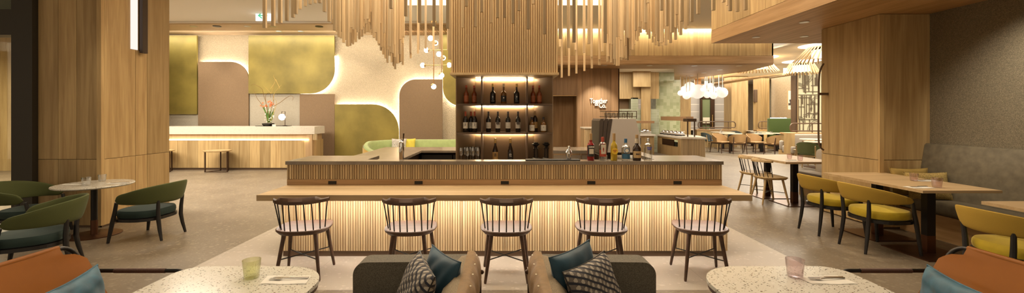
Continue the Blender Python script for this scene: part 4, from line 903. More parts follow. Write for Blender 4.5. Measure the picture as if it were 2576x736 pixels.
# ------------------------------------------------------------------ foreground terrazzo tables
def lounge_table(name,label,pts,loc):
    t=thing(name,label,'table',loc); m=MB(); m.prism(pts,.620,.640); m.build('terrazzo_top',TERR,t)
    c=Vector((sum(p[0] for p in pts)/len(pts),sum(p[1] for p in pts)/len(pts)))
    q=[tuple(c+(Vector(p)-c)*.985) for p in pts]; MB().prism(q,.598,.620).build('timber_edge',WALN,t)
    MB().lathe([(.035,.012),(.035,.598)],(c.x,c.y,0),20).build('pole',BLACKM,t,True); MB().lathe([(.26,0),(.26,.012),(.0001,.013)],(c.x,c.y,0),40).build('base_disc',BASEM,t,True); return t
def rr(x0,x1,y0,y1,ri,ro):   # inner radius at x0 side
    return arc(x0+ri,y0+ri,ri,180,270,14)+arc(x1-ro,y0+ro,ro,270,360,8)+arc(x1-ro,y1-ro,ro,0,90,8)+arc(x0+ri,y1-ri,ri,90,180,14)
PT=[(a,b) for a,b in rr(-.40,.45,-.36,.36,.27,.12)]
lounge_table('terrazzo_lounge_table','speckled terrazzo table at front left with pale green tumbler',[(-a,b) for a,b in PT],(-1.37,2.04,0))
lounge_table('terrazzo_lounge_table','speckled terrazzo table at front right with mauve tumbler',PT,(1.46,2.04,0))
tumbler((X_(633,2.23),2.23,.6405),'pale green tumbler on the front left terrazzo table',GLY,1.1); tumbler((X_(2000,2.24),2.24,.6405),'mauve tumbler on the front right terrazzo table',GLP,1.1)
cutlery(X_(725,2.20),2.20,.6405,0,'white napkin under cutlery on the front left terrazzo table','fork on the front left terrazzo table','knife on the front left terrazzo table')
cutlery(X_(2080,2.20),2.20,.6405,0,'white napkin under cutlery on the front right terrazzo table','fork on the front right terrazzo table','knife on the front right terrazzo table')
# ------------------------------------------------------------------ centre sofas, mirror images
FAB=plain('charcoal_tweed',(.135,.118,.088),.9,noise=.5,nscale=260,bump=.35,bscale=420); FAB2=plain('oatmeal_tweed',(.26,.20,.125),.9,noise=.35,nscale=240,bump=.3,bscale=400)
TANL=plain('tan_suede_backing',(.22,.125,.04),.6,noise=.18,nscale=16,bump=.3,bscale=30); BTN=plain('cream_button',(.68,.60,.42),.4)
BLUEV=plain('petrol_blue_velvet',(.011,.050,.080),.6,noise=.35,nscale=9,sheen=.2,bump=.15,bscale=14)
BLUEL=plain('sky_petrol_velvet',(.014,.080,.125),.55,noise=.45,nscale=11,sheen=.12,bump=.2,bscale=16)
def cubepat(name):
    m,N,L,B=newmat(name); B.inputs['Roughness'].default_value=.8; tc=N.new('ShaderNodeTexCoord'); sp=N.new('ShaderNodeSeparateXYZ'); L.new(tc.outputs['Object'],sp.inputs[0])
    def mth(op,a,b=None,c=None):
        n=N.new('ShaderNodeMath'); n.operation=op
        for i,v in enumerate((a,b,c)):
            if v is None: continue
            if isinstance(v,(int,float)): n.inputs[i].default_value=v
            else: L.new(v,n.inputs[i])
        return n.outputs[0]
    k=31.0; x=mth('ADD',mth('MULTIPLY',sp.outputs[0],k),50.0); z=mth('ADD',mth('MULTIPLY',sp.outputs[2],k),50.0)
    u=mth('ADD',x,0.0); v=mth('ADD',mth('MULTIPLY',x,-.5),mth('MULTIPLY',z,.866)); w_=mth('ADD',mth('MULTIPLY',x,-.5),mth('MULTIPLY',z,-.866))
    fu,fv,fw=mth('FRACT',u),mth('FRACT',mth('ADD',v,60.0)),mth('FRACT',mth('ADD',w_,160.0))
    a=mth('LESS_THAN',fu,.42); b=mth('LESS_THAN',fv,.36); c=mth('LESS_THAN',fw,.36)
    up=mth('LESS_THAN',mth('FRACT',mth('MULTIPLY',mth('ADD',mth('ADD',fu,fv),fw),.5)),.4)
    def mix(f,c1,c2):
        n=N.new('ShaderNodeMix'); n.data_type='RGBA'; L.new(f,n.inputs['Factor'])
        for i,q in ((6,c1),(7,c2)):
            if isinstance(q,tuple): n.inputs[i].default_value=(*q,1)
            else: L.new(q,n.inputs[i])
        return n.outputs[2]
    cur=mix(c,(.36,.32,.26),(.11,.09,.075)); cur=mix(b,cur,(.012,.014,.024)); cur=mix(mth('MULTIPLY',a,mth('SUBTRACT',1.0,b)),cur,(.13,.11,.095))
    L.new(cur,B.inputs['Base Color']); return m
CUBE=cubepat('blue_cream_cube_weave')
def sofa(s,label):
    t=thing('lounge_sofa',label,'sofa',(s*.55,1.9,0))
    def bld(m,n,mat,sm=True):
        if s>0: bmesh.ops.scale(m.bm,vec=(-1,1,1),verts=m.bm.verts[:])
        return m.build(n,mat,t,sm)
    # local: x from -.40 (front, toward table) to +.40 (back, toward aisle) ; built for the left sofa
    m=MB(); m.prism([(-.38,.10)]+arc(-.30,.525,.08,180,90,8)+arc(.30,.54,.07,90,0,6)+[(.37,.10)],.66,.80,'y'); bld(m,'far_arm',FAB)
    m=MB(); m.rbox(-.37,.37,-.7,.655,.10,.28,.03); bld(m,'seat_base',FAB)
    m=MB(); m.rbox(-.38,.20,-.68,.655,.28,.42,.05,4); bld(m,'seat_cushion',FAB)
    def back(u,v):
        prof=[(.20,.40),(.19,.50),(.22,.575),(.28,.635),(.33,.645),(.36,.61),(.37,.50),(.37,.35),(.27,.33)]
        a=prof[int(round(v*9))%9]; y=-.65+1.42*u; e=1-.0*abs(2*u-1)
        k=max(0,(abs(2*u-1)-.86)/.14); sh=math.sqrt(max(0,1-k*k))
        zc,xc=.45,.29; return (xc+(a[0]-xc)*(.35+.65*sh),y,zc+(a[1]-zc)*(.55+.45*sh))
    m=MB(); m.grid(back,29,9,cv=True); bld(m,'back_cushion',FAB2)
    def suede(u,v):
        y=-.62+1.36*u; prof=[(.362,.34),(.395,.42),(.405,.52),(.398,.60),(.365,.650),(.330,.651)]
        q=v*5; i=min(4,int(q)); f=q-i; a=prof[i]; b=prof[i+1]; wv=.006*math.sin(u*42)*math.sin(v*PI)
        return (a[0]*(1-f)+b[0]*f+wv,y,a[1]*(1-f)+b[1]*f)
    m=MB(); m.grid(suede,90,14); m.grid(lambda u,v:(suede(u,v)[0]-.012,suede(u,v)[1],suede(u,v)[2]-.004),90,14); sue=bld(m,'suede_backing',TANL)
    for i in range(9):
        for z,x in ((.643,.378),):
            m=MB(); m.ball((x,-.56+i*.155,z),.0055,.9,1.3,.5,10); bb_=bld(m,'button',BTN); bb_.parent=sue
    m=MB(); m.tube([(.398,.65,.50),(.398,.65,.02)],.012,8); m.tube([(.398,-.62,.50),(.398,-.62,.02)],.012,8); m.tube([(.398,-.62,.30),(.398,.65,.30)],.011,8); bld(m,'metal_frame',BRONZ2)
    for yy_ in (.72,-.6): bld(MB().tube([(-.34,yy_,.10),(-.34,yy_,0)],.014,8),'foot',BRONZ2)
    m=MB(); m.ball((.412,.65,.55),.014,1,1,1,10); bld(m,'frame_knob',BRONZ2)
    return t
sofa(-1,'charcoal tweed sofa at centre left foreground facing the left terrazzo table'); sofa(1,'charcoal tweed sofa at centre right foreground facing the right terrazzo table')
pillow('scatter_cushion','petrol blue velvet cushion on the centre left sofa',BLUEV,(-.40,2.36,.415),(math.radians(14),0,math.radians(124)),.37,.31,.11)
pillow('scatter_cushion','petrol blue velvet cushion on the centre right sofa',BLUEV,(.43,2.36,.43),(math.radians(12),0,math.radians(-131)),.43,.32,.11)
pillow('scatter_cushion','navy and cream cube patterned cushion on the centre left sofa',CUBE,(-.535,2.22,.435),(math.radians(24),0,math.radians(111)),.44,.30,.13,BLACKW)
pillow('scatter_cushion','navy and cream cube patterned cushion on the centre right sofa',CUBE,(.535,2.24,.435),(math.radians(24),0,math.radians(-131)),.45,.29,.13,BLACKW)
# ------------------------------------------------------------------ leather sling chairs in the corners
LEA=plain('tan_saddle_leather',(.26,.085,.006),.5,noise=.08,nscale=4,spec=.2); WRAP=plain('wrapped_brown_leather',(.075,.028,.014),.6)
def sling(s,label,dx=0):
    t=thing('leather_sling_chair',label,'armchair',(s*(2.05+dx),2.18,0))
    def bld(m,n,mat,sm=True):
        if s>0: bmesh.ops.scale(m.bm,vec=(-1,1,1),verts=m.bm.verts[:])
        return m.build(n,mat,t,sm)
    # local +x = towards the table; back at negative x, leaning
    def bk(z): return -.28+(.38-z)*.22/.38*1.0
    tp=bk(.745)
    yN,yF=-.26,.27
    m=MB(); P=[(bk(.10),yN,.10),(bk(.60),yN,.60)]+[(bk(.745-.07+.07*math.sin(a)),yN+.07-.07*math.cos(a),.675+.07*math.sin(a)) for a in [i*PI/12 for i in range(1,7)]]
    Q=[(x,yF-(y-yN),z) for x,y,z in P[::-1]]
    m.tube(P+Q,.0125,10); bld(m,'back_frame',BLACKM)
    def lea(u,v):
        # u across, v from top (0) down to seat then forward
        z=.757-.40*v; k=1.0
        half=.185 if z>.715 else (.185+.105*min(1,(.715-z)/.055)**.45)
        if z<.66: half=.290
        y=(yN+yF)/2+(2*u-1)*half
        sag=.03*(1-(2*u-1)**2)*min(1,v*2.2); return (bk(z)+.019-sag,y,z-.006*(1-(2*u-1)**2))
    m=MB(); m.grid(lea,25,30)
    m.grid(lambda u,v:(lambda p:(p[0]-.005,p[1],p[2]))(lea(u,v)),25,30)
    m.grid(lambda u,v:((tp)+.015*math.cos(v*PI),(yN+yF)/2+(2*u-1)*.19,.749+.0155*math.sin(v*PI)),20,8)
    bld(m,'leather_back',LEA)
    m=MB(); m.grid(lambda u,v:(-.22+.55*v,(yN+yF)/2+(2*u-1)*.25,.355+.05*v-.035*math.sin(v*PI)*(1-(2*u-1)**2)),16,16); m.grid(lambda u,v:(-.22+.55*v,(yN+yF)/2+(2*u-1)*.25,.348+.05*v-.035*math.sin(v*PI)*(1-(2*u-1)**2)),16,16); bld(m,'leather_seat',LEA)
    m=MB(); m.rbox(-.22,.33,-.24,.25,.37,.44,.03); bld(m,'seat_pad',LEA)
    for y in (yN-.015,yF+.015):
        P=[(bk(.60)-.02,y,.590),(.12,y,.590)]+[(.12+.055*math.sin(a),y,.535+.055*math.cos(a)) for a in [i*PI/12 for i in range(1,7)]]+[(.18,y,.5),(.30,y,.06),(.34,y,.0125),(-.30,y,.0125)]
        m=MB(); m.tube(P,.0115,10); bld(m,'arm_frame',BLACKM)
        m=MB()
        for i in range(46): m.lathe([(.0125,-.0030),(.0142,0),(.0125,.0030)],(0,0,0),10,Matrix.Translation((-.25+i*.0066,y,.590))@Matrix.Rotation(PI/2,4,'Y'))
        bld(m,'arm_wrap',WRAP)
    m=MB(); m.tube([(.20,yN,.40),(.20,yF,.40)],.011,8); m.tube([(-.25,yN,.36),(-.25,yF,.36)],.011,8); bld(m,'cross_bar',BLACKM)
    return t
sling(-1,'tan leather sling armchair in the lower left corner'); sling(1,'tan leather sling armchair in the lower right corner',.10)
pillow('scatter_cushion','blue velvet cushion on the lower left tan leather chair',BLUEL,(-2.22,2.19,.425),(math.radians(-9),0,math.radians(108)),.42,.235,.11)
pillow('scatter_cushion','blue velvet cushion on the lower right tan leather chair',BLUEL,(2.31,2.19,.425),(math.radians(-9),0,math.radians(-108)),.42,.235,.11)
# ------------------------------------------------------------------ reception desk
t=thing('reception_desk','long reception desk with pale stone top, lit fluted band and oak front','reception desk',(-7.5,11.4,0))
Xr=X_(789,11.4); zt=Z_(318,11.4); zbt=Z_(337,11.4); zg=Z_(352,11.4)
def rp(m,n,mat,**k): o=m.build(n,mat,t,**k); o.location=(7.5,-11.4,0); return o
def deskpoly(x1,y0,R,x0=-11.2,yb=12.1): return [(x0,y0)]+arc(x1-R,y0+R*.75,R,-90,0,8)[0:1]+[(x1-R*(1-math.sin(a)),y0+R*.75*(1-math.cos(a))) for a in [PI/2*i/8 for i in range(1,9)]]+[(x1,yb),(x0,yb)]
rp(MB().prism([(-11.2,11.38),(Xr-.35,11.38),(Xr,11.45),(Xr,12.1),(-11.2,12.1)],zbt,zt),'stone_top',WHITESTONE)
m=MB(); xs=[X_(v,11.4) for v in range(420,722,26)]
for a,b in zip(xs[:-1],xs[1:]): m.box(a+.003,b-.003,11.40,11.42,.06,zg)
xe=xs[-1]
a0=Vector((xe,11.40)); 
pts_=[(xe,11.40)]+[(Xr-.02-.45+.45*math.sin(q),11.40+.28*(1-math.cos(q))) for q in [PI/2*i/7 for i in range(0,8)]]+[(Xr-.02,12.05)]
for (ax,ay),(bx,by) in zip(pts_[:-1],pts_[1:]):
    if abs(ax-bx)+abs(ay-by)>.01: m.prism([(ax,ay),(bx,by),(bx-.02,by+.02),(ax-.02,ay+.02)],.06,zg)
rp(m,'oak_front',OAK)
rp(MB().box(-11.2,Xr-.06,11.44,12.05,0,zbt),'core',BACKING)
m=MB()
for i in range(170): m.box(-9.3+i*.0245,-9.3+i*.0245+.015,11.455,11.47,zg,zbt)
rp(m,'fluted_band',SLAT)
rp(MB().box(-11.2,Xr-.15,11.41,11.43,zg+.001,zg+.012),'light_strip',emis('desk_led',(1,.82,.62),11))
rp(MB().box(-11.2,Xr-.1,11.42,11.46,0,.06),'plinth',BRONZE)
# stools
def stool(label,x,y,first=None):
    s_=thing('side_stool',label,'stool',(x,y,0),0,'side stools before the reception desk')
    MB().lathe([(.0001,.545),(.30,.545),(.32,.555),(.32,.575),(.0001,.578)],n=40).build('oak_top',CHOAK,s_,True)
    for ax,ay in ((-.29,-.05),(.29,-.05),(-.1,.27),(.1,.27)): MB().box(ax-.012,ax+.012,ay-.012,ay+.012,0,.55).build('leg',BRONZ2,s_)
    MB().box(-.29,.29,-.06,-.045,.0,.018).build('floor_bar',BRONZ2,s_); MB().tube([(-.29,-.05,.009),(-.1,.27,.009),(.1,.27,.009),(.29,-.05,.009)],.009,6).build('floor_bar',BRONZ2,s_); return s_
stool('round topped oak stool with slim bronze legs in the middle before the reception desk',X_(547,11.0),11.0)
stool('round topped oak stool half hidden by the left timber column',X_(402,11.0),11.0)
# flowers
Y=11.75; b=at(675,317,Y); zt_=zt+.002
t=thing('black_tray','thin black tray under the flower bowl on the reception desk','tray',(b.x+.15,Y,zt_)); MB().box(-.45,.45,-.12,.12,0,.01).build('tray_plate',BLACKM,t)
t=thing('flower_arrangement','orange and white flowers with twisting branches in a black bowl on reception','flower arrangement',(b.x,Y,zt_+.0105))
MB().lathe([(.0001,0),(.12,0),(.15,.03),(.16,.07),(.15,.07),(.13,.04),(.0001,.03)],n=30).build('bowl',BLACKM,t,True)
def fpt(px_,py_,dy=0): q=at(px_,py_,Y); return (q.x-b.x,dy,q.z-zt_)
STEM=plain('green_stem',(.09,.20,.03),.6); BR=plain('brown_branch',(.20,.11,.03),.7); BRL=plain('straw_branch',(.48,.33,.10),.7); ORA=plain('orange_petal',(.80,.20,.06),.6); WHF=plain('white_petal',(.80,.78,.68),.6)
for k,(P,mt) in enumerate((([(674,310),(668,265),(661,240),(659,225),(652,218),(640,213),(632,216)],BR),([(672,310),(662,270),(650,250),(645,238),(638,226)],BR),([(676,308),(682,280),(689,258),(685,240),(684,236)],BR),([(680,308),(690,275),(693,258),(690,248)],BRL),
   ([(680,236),(672,226),(664,216)],BRL),([(678,300),(672,262),(670,240),(677,234),(679,246)],BR),([(682,224),(688,212),(690,203),(687,193),(689,189)],BRL),([(691,200),(698,213),(705,224)],BRL),([(688,255),(693,235),(700,225),(708,214)],BRL),([(690,268),(705,258),(716,248),(728,242),(737,244),(739,250),(737,253)],BR),([(680,236),(684,226),(690,215)],BRL))):
    P3=smoothpts([fpt(a,c,.05*math.sin(k*2+i)) for i,(a,c) in enumerate(P)],4)
    MB().tube(P3,[.0075*(1-.6*i/len(P3)) for i in range(len(P3))],6).build('branch',mt,t,True)
random.seed(3)
for k in range(16):
    x0=677+random.uniform(-4,5); x1=random.choice((random.uniform(655,672),random.uniform(674,692))); y1=random.uniform(255,290)
    p0=Vector(fpt(x0,309)); p1=Vector(fpt(x1,y1,random.uniform(-.12,.12))); mid=(p0+p1)/2+Vector((0,0,.02))
    wv=.012; m=MB(); m._add([tuple(p0+Vector((-wv,0,0))),tuple(p0+Vector((wv,0,0))),tuple(mid+Vector((wv,0,0))),tuple(p1),tuple(mid+Vector((-wv,0,0)))],[(0,1,2,3,4)]); m._add([tuple(p0+Vector((-wv,.004,0))),tuple(p0+Vector((wv,.004,0))),tuple(mid+Vector((wv,.004,0))),tuple(p1),tuple(mid+Vector((-wv,.004,0)))],[(4,3,2,1,0)]); m.build('leaf',STEM,t)
for k in range(16):
    x=random.choice((random.uniform(655,671),random.uniform(674,687))); y_=random.uniform(255,269); c=Vector(fpt(x,y_,random.uniform(-.1,.1))); m=MB()
    for j in range(6):
        d=Vector((math.cos(j*1.05),random.uniform(-.6,.6),math.sin(j*1.05)))*.032; m.tube([tuple(c),tuple(c+d)],[.009,.003],5)
    m.build('orange_bloom',ORA,t)
for k in range(22):
    x=random.choice((random.uniform(668,674),random.uniform(680,692))); y_=random.uniform(270,308); MB().ball(fpt(x,y_,random.uniform(-.1,.02)),.016,n=8).build('white_bloom',WHF,t,True)
c=at(689,315,11.6); tag(MB().box(c.x-.05,c.x+.05,11.6,11.61,zt_+.0005,zt_+.055).build('name_card',LABW),'small white card standing beside the flower bowl','card')
c=at(709.5,295,11.75); t=thing('desk_lamp','glowing white globe lamp on slim bronze stand at reception','desk lamp',(c.x,11.75,zt_+.0105))
MB().ball((0,0,c.z-zt_),.088,n=24).build('globe',EMB,t,True); r_=X_(717,11.75)-c.x; zq=Z_(281,11.75)-zt_
MB().tube([(r_,0,.0),(r_,0,zq),(r_-.09,0,zq),(r_-.09,0,c.z-zt_+.08)],.008,6).build('stand',BRONZ2,t); MB().lathe([(.06,.0),(.06,.01),(.0001,.011)],(r_,0,0),20).build('base',BRONZ2,t)
# green sofa at the back
VEL=plain('sage_green_velvet',(.30,.36,.14),.75,noise=.08,nscale=10,sheen=.4); OCH=plain('ochre_velvet',(.50,.30,.06),.75,sheen=.4); YELV=plain('lime_yellow_velvet',(.56,.45,.05),.7,sheen=.3)
t=thing('curved_sofa','long sage green curved sofa with ochre outer back against the far wall','sofa',(-2.4,11.9,0))
def sp_(m,n,mat): o=m.build(n,mat,t,True); o.location=(2.4,-11.9,0); return o
xl=X_(933,11.6); zs_=Z_(350.5,11.9)
def sofapath(u):
    if u<.4:
        th=math.radians(262-172*(u/.4)); return (xl+.8+.8*math.cos(th), 11.30+.65*math.sin(th), Vector((math.cos(th),math.sin(th))), 262-172*(u/.4))
    return (xl+.8+(u-.4)/.6*(1.2-xl-.8), 11.95, Vector((0,1)), 90)
def stop(d): return zs_-.02*min(1,max(0,(d-90)/60)) - (.30*((d-165)/97)**1.2 if d>165 else 0)
m=MB()
def sb(u,v):
    x,y,n,d=sofapath(u); T=stop(d); pr=[(-.07,.42),(-.07,T-.05),(-.03,T),(.05,T),(.08,T-.05),(.08,.12),(-.07,.12)]; o,z=pr[int(round(v*7))%7]
    return (x+n.x*o,y+n.y*o,z)
m.grid(sb,60,7,cv=True); sp_(m,'backrest',VEL)
def oc(u,v):
    x,y,n,d=sofapath(u*.33); return (x+n.x*.095,y+n.y*.095,.12+(stop(d)-.035-.12)*v)
m=MB(); m.grid(oc,30,4); sp_(m,'ochre_outer_back',OCH)
m=MB(); m.rbox(xl+.25,1.1,11.15,11.9,.14,.44,.05); sp_(m,'seat_cushion',VEL)
for x in (xl+.6,-1,.5): sp_(MB().tube([(x,11.3,0),(x,11.3,.15)],.02,8),'leg',BRONZ2)
GPAT=plain('grey_dotted_weave',(.42,.38,.34),.85,noise=.5,nscale=60)
pillow('scatter_cushion','grey patterned cushion on the green sofa at the back',GPAT,(X_(1001,11.6),11.66,.445),(math.radians(-12),0,0),.42,.40,.12)
pillow('scatter_cushion','lime yellow cushion beside the grey one on the green sofa',YELV,(X_(1027,11.6)-.02,11.74,.445),(math.radians(-12),0,math.radians(5)),.36,.40,.10)
# ------------------------------------------------------------------ globe chandelier
Yc=9.2; t=thing('globe_chandelier','brass branching chandelier with glowing white globes left of the column','chandelier',(X_(1091,Yc),Yc,0))
ox=X_(1091,Yc)
def cq(px_,py_,dy=0): q=at(px_,py_,Yc+dy); return (q.x-ox,dy,q.z)
MB().tube([cq(1091,52),cq(1091,211)],.010,8).build('stem',BRASS,t); MB().tube([cq(1111,150),cq(1111,185)],.008,8).build('stem',BRASS,t)
MB().lathe([(.07,0),(.07,.03),(.0001,.035)],cq(1091,57),20).build('canopy',BRASS,t); MB().tube([cq(1091,-25),cq(1091,57)],.010,8).build('stem',BRASS,t)
for a,c in (((1073,126,0),(1137,125,0)),((1064,164,0),(1129.5,163.5,0)),((1086,99,-.45),(1096,108,.25)),((1104.4,136,-.30),(1115,145.5,.30))): MB().tube([cq(*a),cq(*c)],.008,8).build('arm',BRASS,t)
for i,(x,y,dy) in enumerate(((1083,96,-.5),(1096,108,.3),(1073,126,0),(1137,125,0),(1104.4,136,-.35),(1115,145.5,.35),(1063.6,164,0),(1129.8,163.4,0),(1111,189.5,0),(1091,217.5,0))):
    p=cq(x,y,dy); MB().ball(p,.056,n=20).build('glass_globe',EMB,t,True); MB().ball((p[0]+(.02 if x<1091 else -.02)*(abs(dy)<.01),p[1]+(.02 if dy<-.01 else (-.02 if dy>0 else 0)),p[2]+(.03 if y>185 else 0)),.047,n=14).build('brass_cap',BRASS,t,True)
# ------------------------------------------------------------------ exit sign
Ye=10.2; a=at(643,52,Ye); c=at(685,26,Ye)
t=thing('exit_sign','illuminated white exit sign with a green left arrow under the ceiling','exit sign',(0,Ye,0))
MB().box(a.x,c.x,0,.04,a.z,c.z).build('sign_box',emis('sign_white',(.93,1.0,.93),.9),t); MB().box(a.x+.1,a.x+.12,.01,.03,c.z,CZ).box(c.x-.12,c.x-.1,.01,.03,c.z,CZ).build('hanger',STEELB,t)
w_=a.x+.05; h_=(a.z+c.z)/2; GR=emis('sign_green',(.10,.50,.24),.55)
MB().prism([(w_,h_),(w_+.10,h_+.08),(w_+.12,h_+.06),(w_+.06,h_+.014),(w_+.24,h_+.014),(w_+.24,h_-.014),(w_+.06,h_-.014),(w_+.12,h_-.06),(w_+.10,h_-.08)],-.006,0,'y').build('arrow',GR,t)
# ------------------------------------------------------------------ buffet
t=thing('buffet_counter','timber buffet counter with pale stone top and slatted end','buffet counter',(X_(1713,14.6),14.6,0))
P0=Vector((0,0)); Pr=Vector((X_(1775,14.2)-X_(1713,14.6),-.4)); Pl=Vector((X_(1654,16.6)-X_(1713,14.6),2.0)); ztp=Z_(344,14.6)+.0
def seg(m,A,B,z0,z1,thk=.03):
    d=(B-A).normalized(); n=Vector((-d.y,d.x)); 
    if n.y<0: n=-n
    m.prism([tuple(A),tuple(B),tuple(B+n*thk),tuple(A+n*thk)],z0,z1)
m=MB(); seg(m,P0,Pl,0,.36); seg(m,P0,Pl,.60,ztp-.07); q1=Pl*.12; q2=Pl*.80; seg(m,P0,q1,.36,.60); seg(m,q2,Pl,.36,.60); m.build('oak_side',OAK,t)
m=MB(); n=26
for i in range(n):
    A=Pr*(i/n); B_=Pr*((i+.62)/n); seg(m,A,B_,0,ztp-.07,.02)
m.build('slatted_end',SLAT,t); m=MB(); seg(m,P0+Vector((0,.03)),Pr+Vector((0,.03)),0,ztp-.07,.05); m.build('core',BACKING,t)
m=MB(); m.prism([(0,-.04),tuple(Pr+Vector((.03,-.02))),tuple(Pr+Vector((.4,1.4))),(.9,2.6),tuple(Pl+Vector((.2,.2))),tuple(Pl+Vector((-.03,-.03)))],ztp-.06,ztp); m.build('stone_top',WHITESTONE,t)
m=MB(); seg(m,q1+Vector((0,.35)),q2+Vector((0,.35)),.34,.62,.02); m.build('niche_back',BRONZ2,t); m=MB(); m.prism([tuple(q1),tuple(q2),tuple(q2+Vector((.3,.3))),tuple(q1+Vector((.3,.3)))],.34,.355); m.build('niche_shelf',OAKX,t)
base=Vector((X_(1713,14.6),14.6))
PLT=plain('dark_green_ceramic',(.05,.065,.05),.3)
for i in range(6):
    c=base+Pl*(.2+.1*i)+Vector((.12,.14))
    m=MB()
    for k in range(5): m.lathe([(.06,.356+.03*k),(.085,.375+.03*k),(.085,.384+.03*k),(.05,.372+.03*k)],(0,0,0),16)
    o=m.build('plate_stack',PLT,None,True); o.location=(c.x,c.y,0); tag(o,'stack of dark green bowls in the buffet niche, number %s from the corner'%('one','two','three','four','five','six')[i],'bowls','bowl stacks in the buffet niche')
# chafing dishes
for i in range(5):
    c=base+Pl*(.86-.17*i)+Vector((.30,.38)); z=ztp+.001
    t=thing('chafing_dish','steel warming dish on the buffet, %s from the left'%('first','second','third','fourth','fifth')[i],'chafing dish',(c.x,c.y,z),.7,'warming dishes on the buffet')
    MB().rbox(-.13,.13,-.12,.12,.03,.10,.02).build('pan',STEEL,t,True); MB().ball((0,0,.10),.125,1,.9,.6,18).build('lid',STEEL,t,True); MB().tube([(-.03,-.125,.15),(-.03,-.155,.16),(.03,-.155,.16),(.03,-.125,.15)],.006,6).build('handle',STEEL,t); MB().box(-.135,.135,-.125,.125,0,.028).build('stand',BLACKM,t)
# sneeze guard frame
t=thing('buffet_canopy','brown metal heat canopy on posts above the buffet dishes','buffet canopy',(base.x,base.y,ztp))
zc0=Z_(304,14.8)-ztp; zc1=Z_(293,14.8)-ztp; A=Pl*.95+Vector((.2,.3)); B_=Pr*.55+Vector((0,.25))
m=MB(); seg(m,A,Vector((B_.x-.02,B_.y+.35)),zc0,zc1,.28); m.build('canopy_beam',plain('canopy_brown',(.30,.17,.08),.5),t)
m=MB(); m.box(B_.x-.15,B_.x+.17,B_.y-.05,B_.y+.3,zc0-.02,zc0+.085); m.build('canopy_end',BRONZ2,t)
for d in (-.13,.11): MB().box(B_.x+d,B_.x+d+.035,B_.y,B_.y+.035,.001,zc0-.02).build('post',BRONZ2,t)
# small kitchen counter at the left of pier
t=thing('kitchen_counter','oak kitchen counter with pale top seen left of the green tiled pier','cabinet',(5.2,15.9,0))
MB().box(-.62,.5,0,.9,0,.70).build('body',OAK,t); MB().box(-.65,.55,-.04,.95,.70,.76).build('stone_top',WHITESTONE,t); MB().box(-.5,.0,-.012,0,.38,.62).build('dark_recess',BLACKM,t); MB().box(-.35,-.08,-.05,-.012,.42,.56).build('white_box',LABW,t); MB().box(-.7,.55,.1,.5,1.18,1.27).build('overhead_canopy',plain('canopy_brown_small',(.30,.17,.08),.5),t); MB().tube([(-.3,.3,.76),(-.3,.3,1.18)],.015,6).build('post',BRONZ2,t)
t=thing('chafing_dish','steel lidded dish on the kitchen counter left of the tiled pier','chafing dish',(5.42,16.1,.761)); MB().rbox(-.2,.2,-.13,.13,0,.12,.02).build('pan',STEEL,t,True); MB().ball((0,0,.12),.17,1,.8,.5,18).build('lid',STEEL,t,True)
# ------------------------------------------------------------------ globe pendants
Yg=15.5; BUB=plain('ribbed_white_glass',(.82,.78,.72),.25); 
def bub(name,e):
    m,N,L,B=newmat(name); B.inputs['Base Color'].default_value=(.85,.80,.74,1); B.inputs['Roughness'].default_value=.25; B.inputs['Emission Color'].default_value=(1,.93,.82,1); B.inputs['Emission Strength'].default_value=e; return m
BUBM=bub('lit_opal_glass',.26)
for i,(x,y,r,dy,lb) in enumerate(((1712,234,7,0,'white globe pendant partly hidden by the tiled pier'),(1721,225,9,.3,'small white globe pendant upper left of the cluster'),(1735,219,13.5,.6,'medium white globe pendant at top left of the cluster'),(1727,240,9.5,-.2,'small white globe pendant lower left of the cluster'),(1735,237,8,.1,'small white globe pendant touching the biggest globe'),
     (1755,230,18,-.9,'biggest white globe pendant in the middle of the cluster'),(1786,218,9.5,.7,'white globe pendant at top right of the big globe'),(1792,225,8.5,-.1,'white globe pendant in the right upper part of the cluster'),(1779,238,8.5,.2,'small white globe pendant low between the big globe and the right ones'),(1795,240,9,-.3,'small white globe pendant low right in the cluster'),
     (1808,226,8,.8,'white globe pendant behind near the timber pier'),(1817,233,13,-.6,'large white globe pendant partly hidden by the timber pier'),(1772,222,9,1.4,'pale globe pendant behind the cluster'))):
    Yq=Yg+dy; p=at(x,y,Yq); R=r*Yq/F
    t=thing('globe_pendant',lb,'pendant light',(p.x,Yq,p.z),0,'cluster of white globe pendants')
    MB().ball((0,0,0),R,n=28).build('opal_globe',BUBM,t,True)
    if r>8: MB().ball((R*.1,-R*.50,R*.12),R*.52,n=18).build('inner_bulb',emis('bulb%d'%i,(1,.95,.86),.55) if i==2 else bpy.data.materials.get('bulb2',BUBM),t,True)
    MB().tube([(0,0,R*.95),(0,0,3.40-p.z)],.014,6).build('cable',LABW,t)
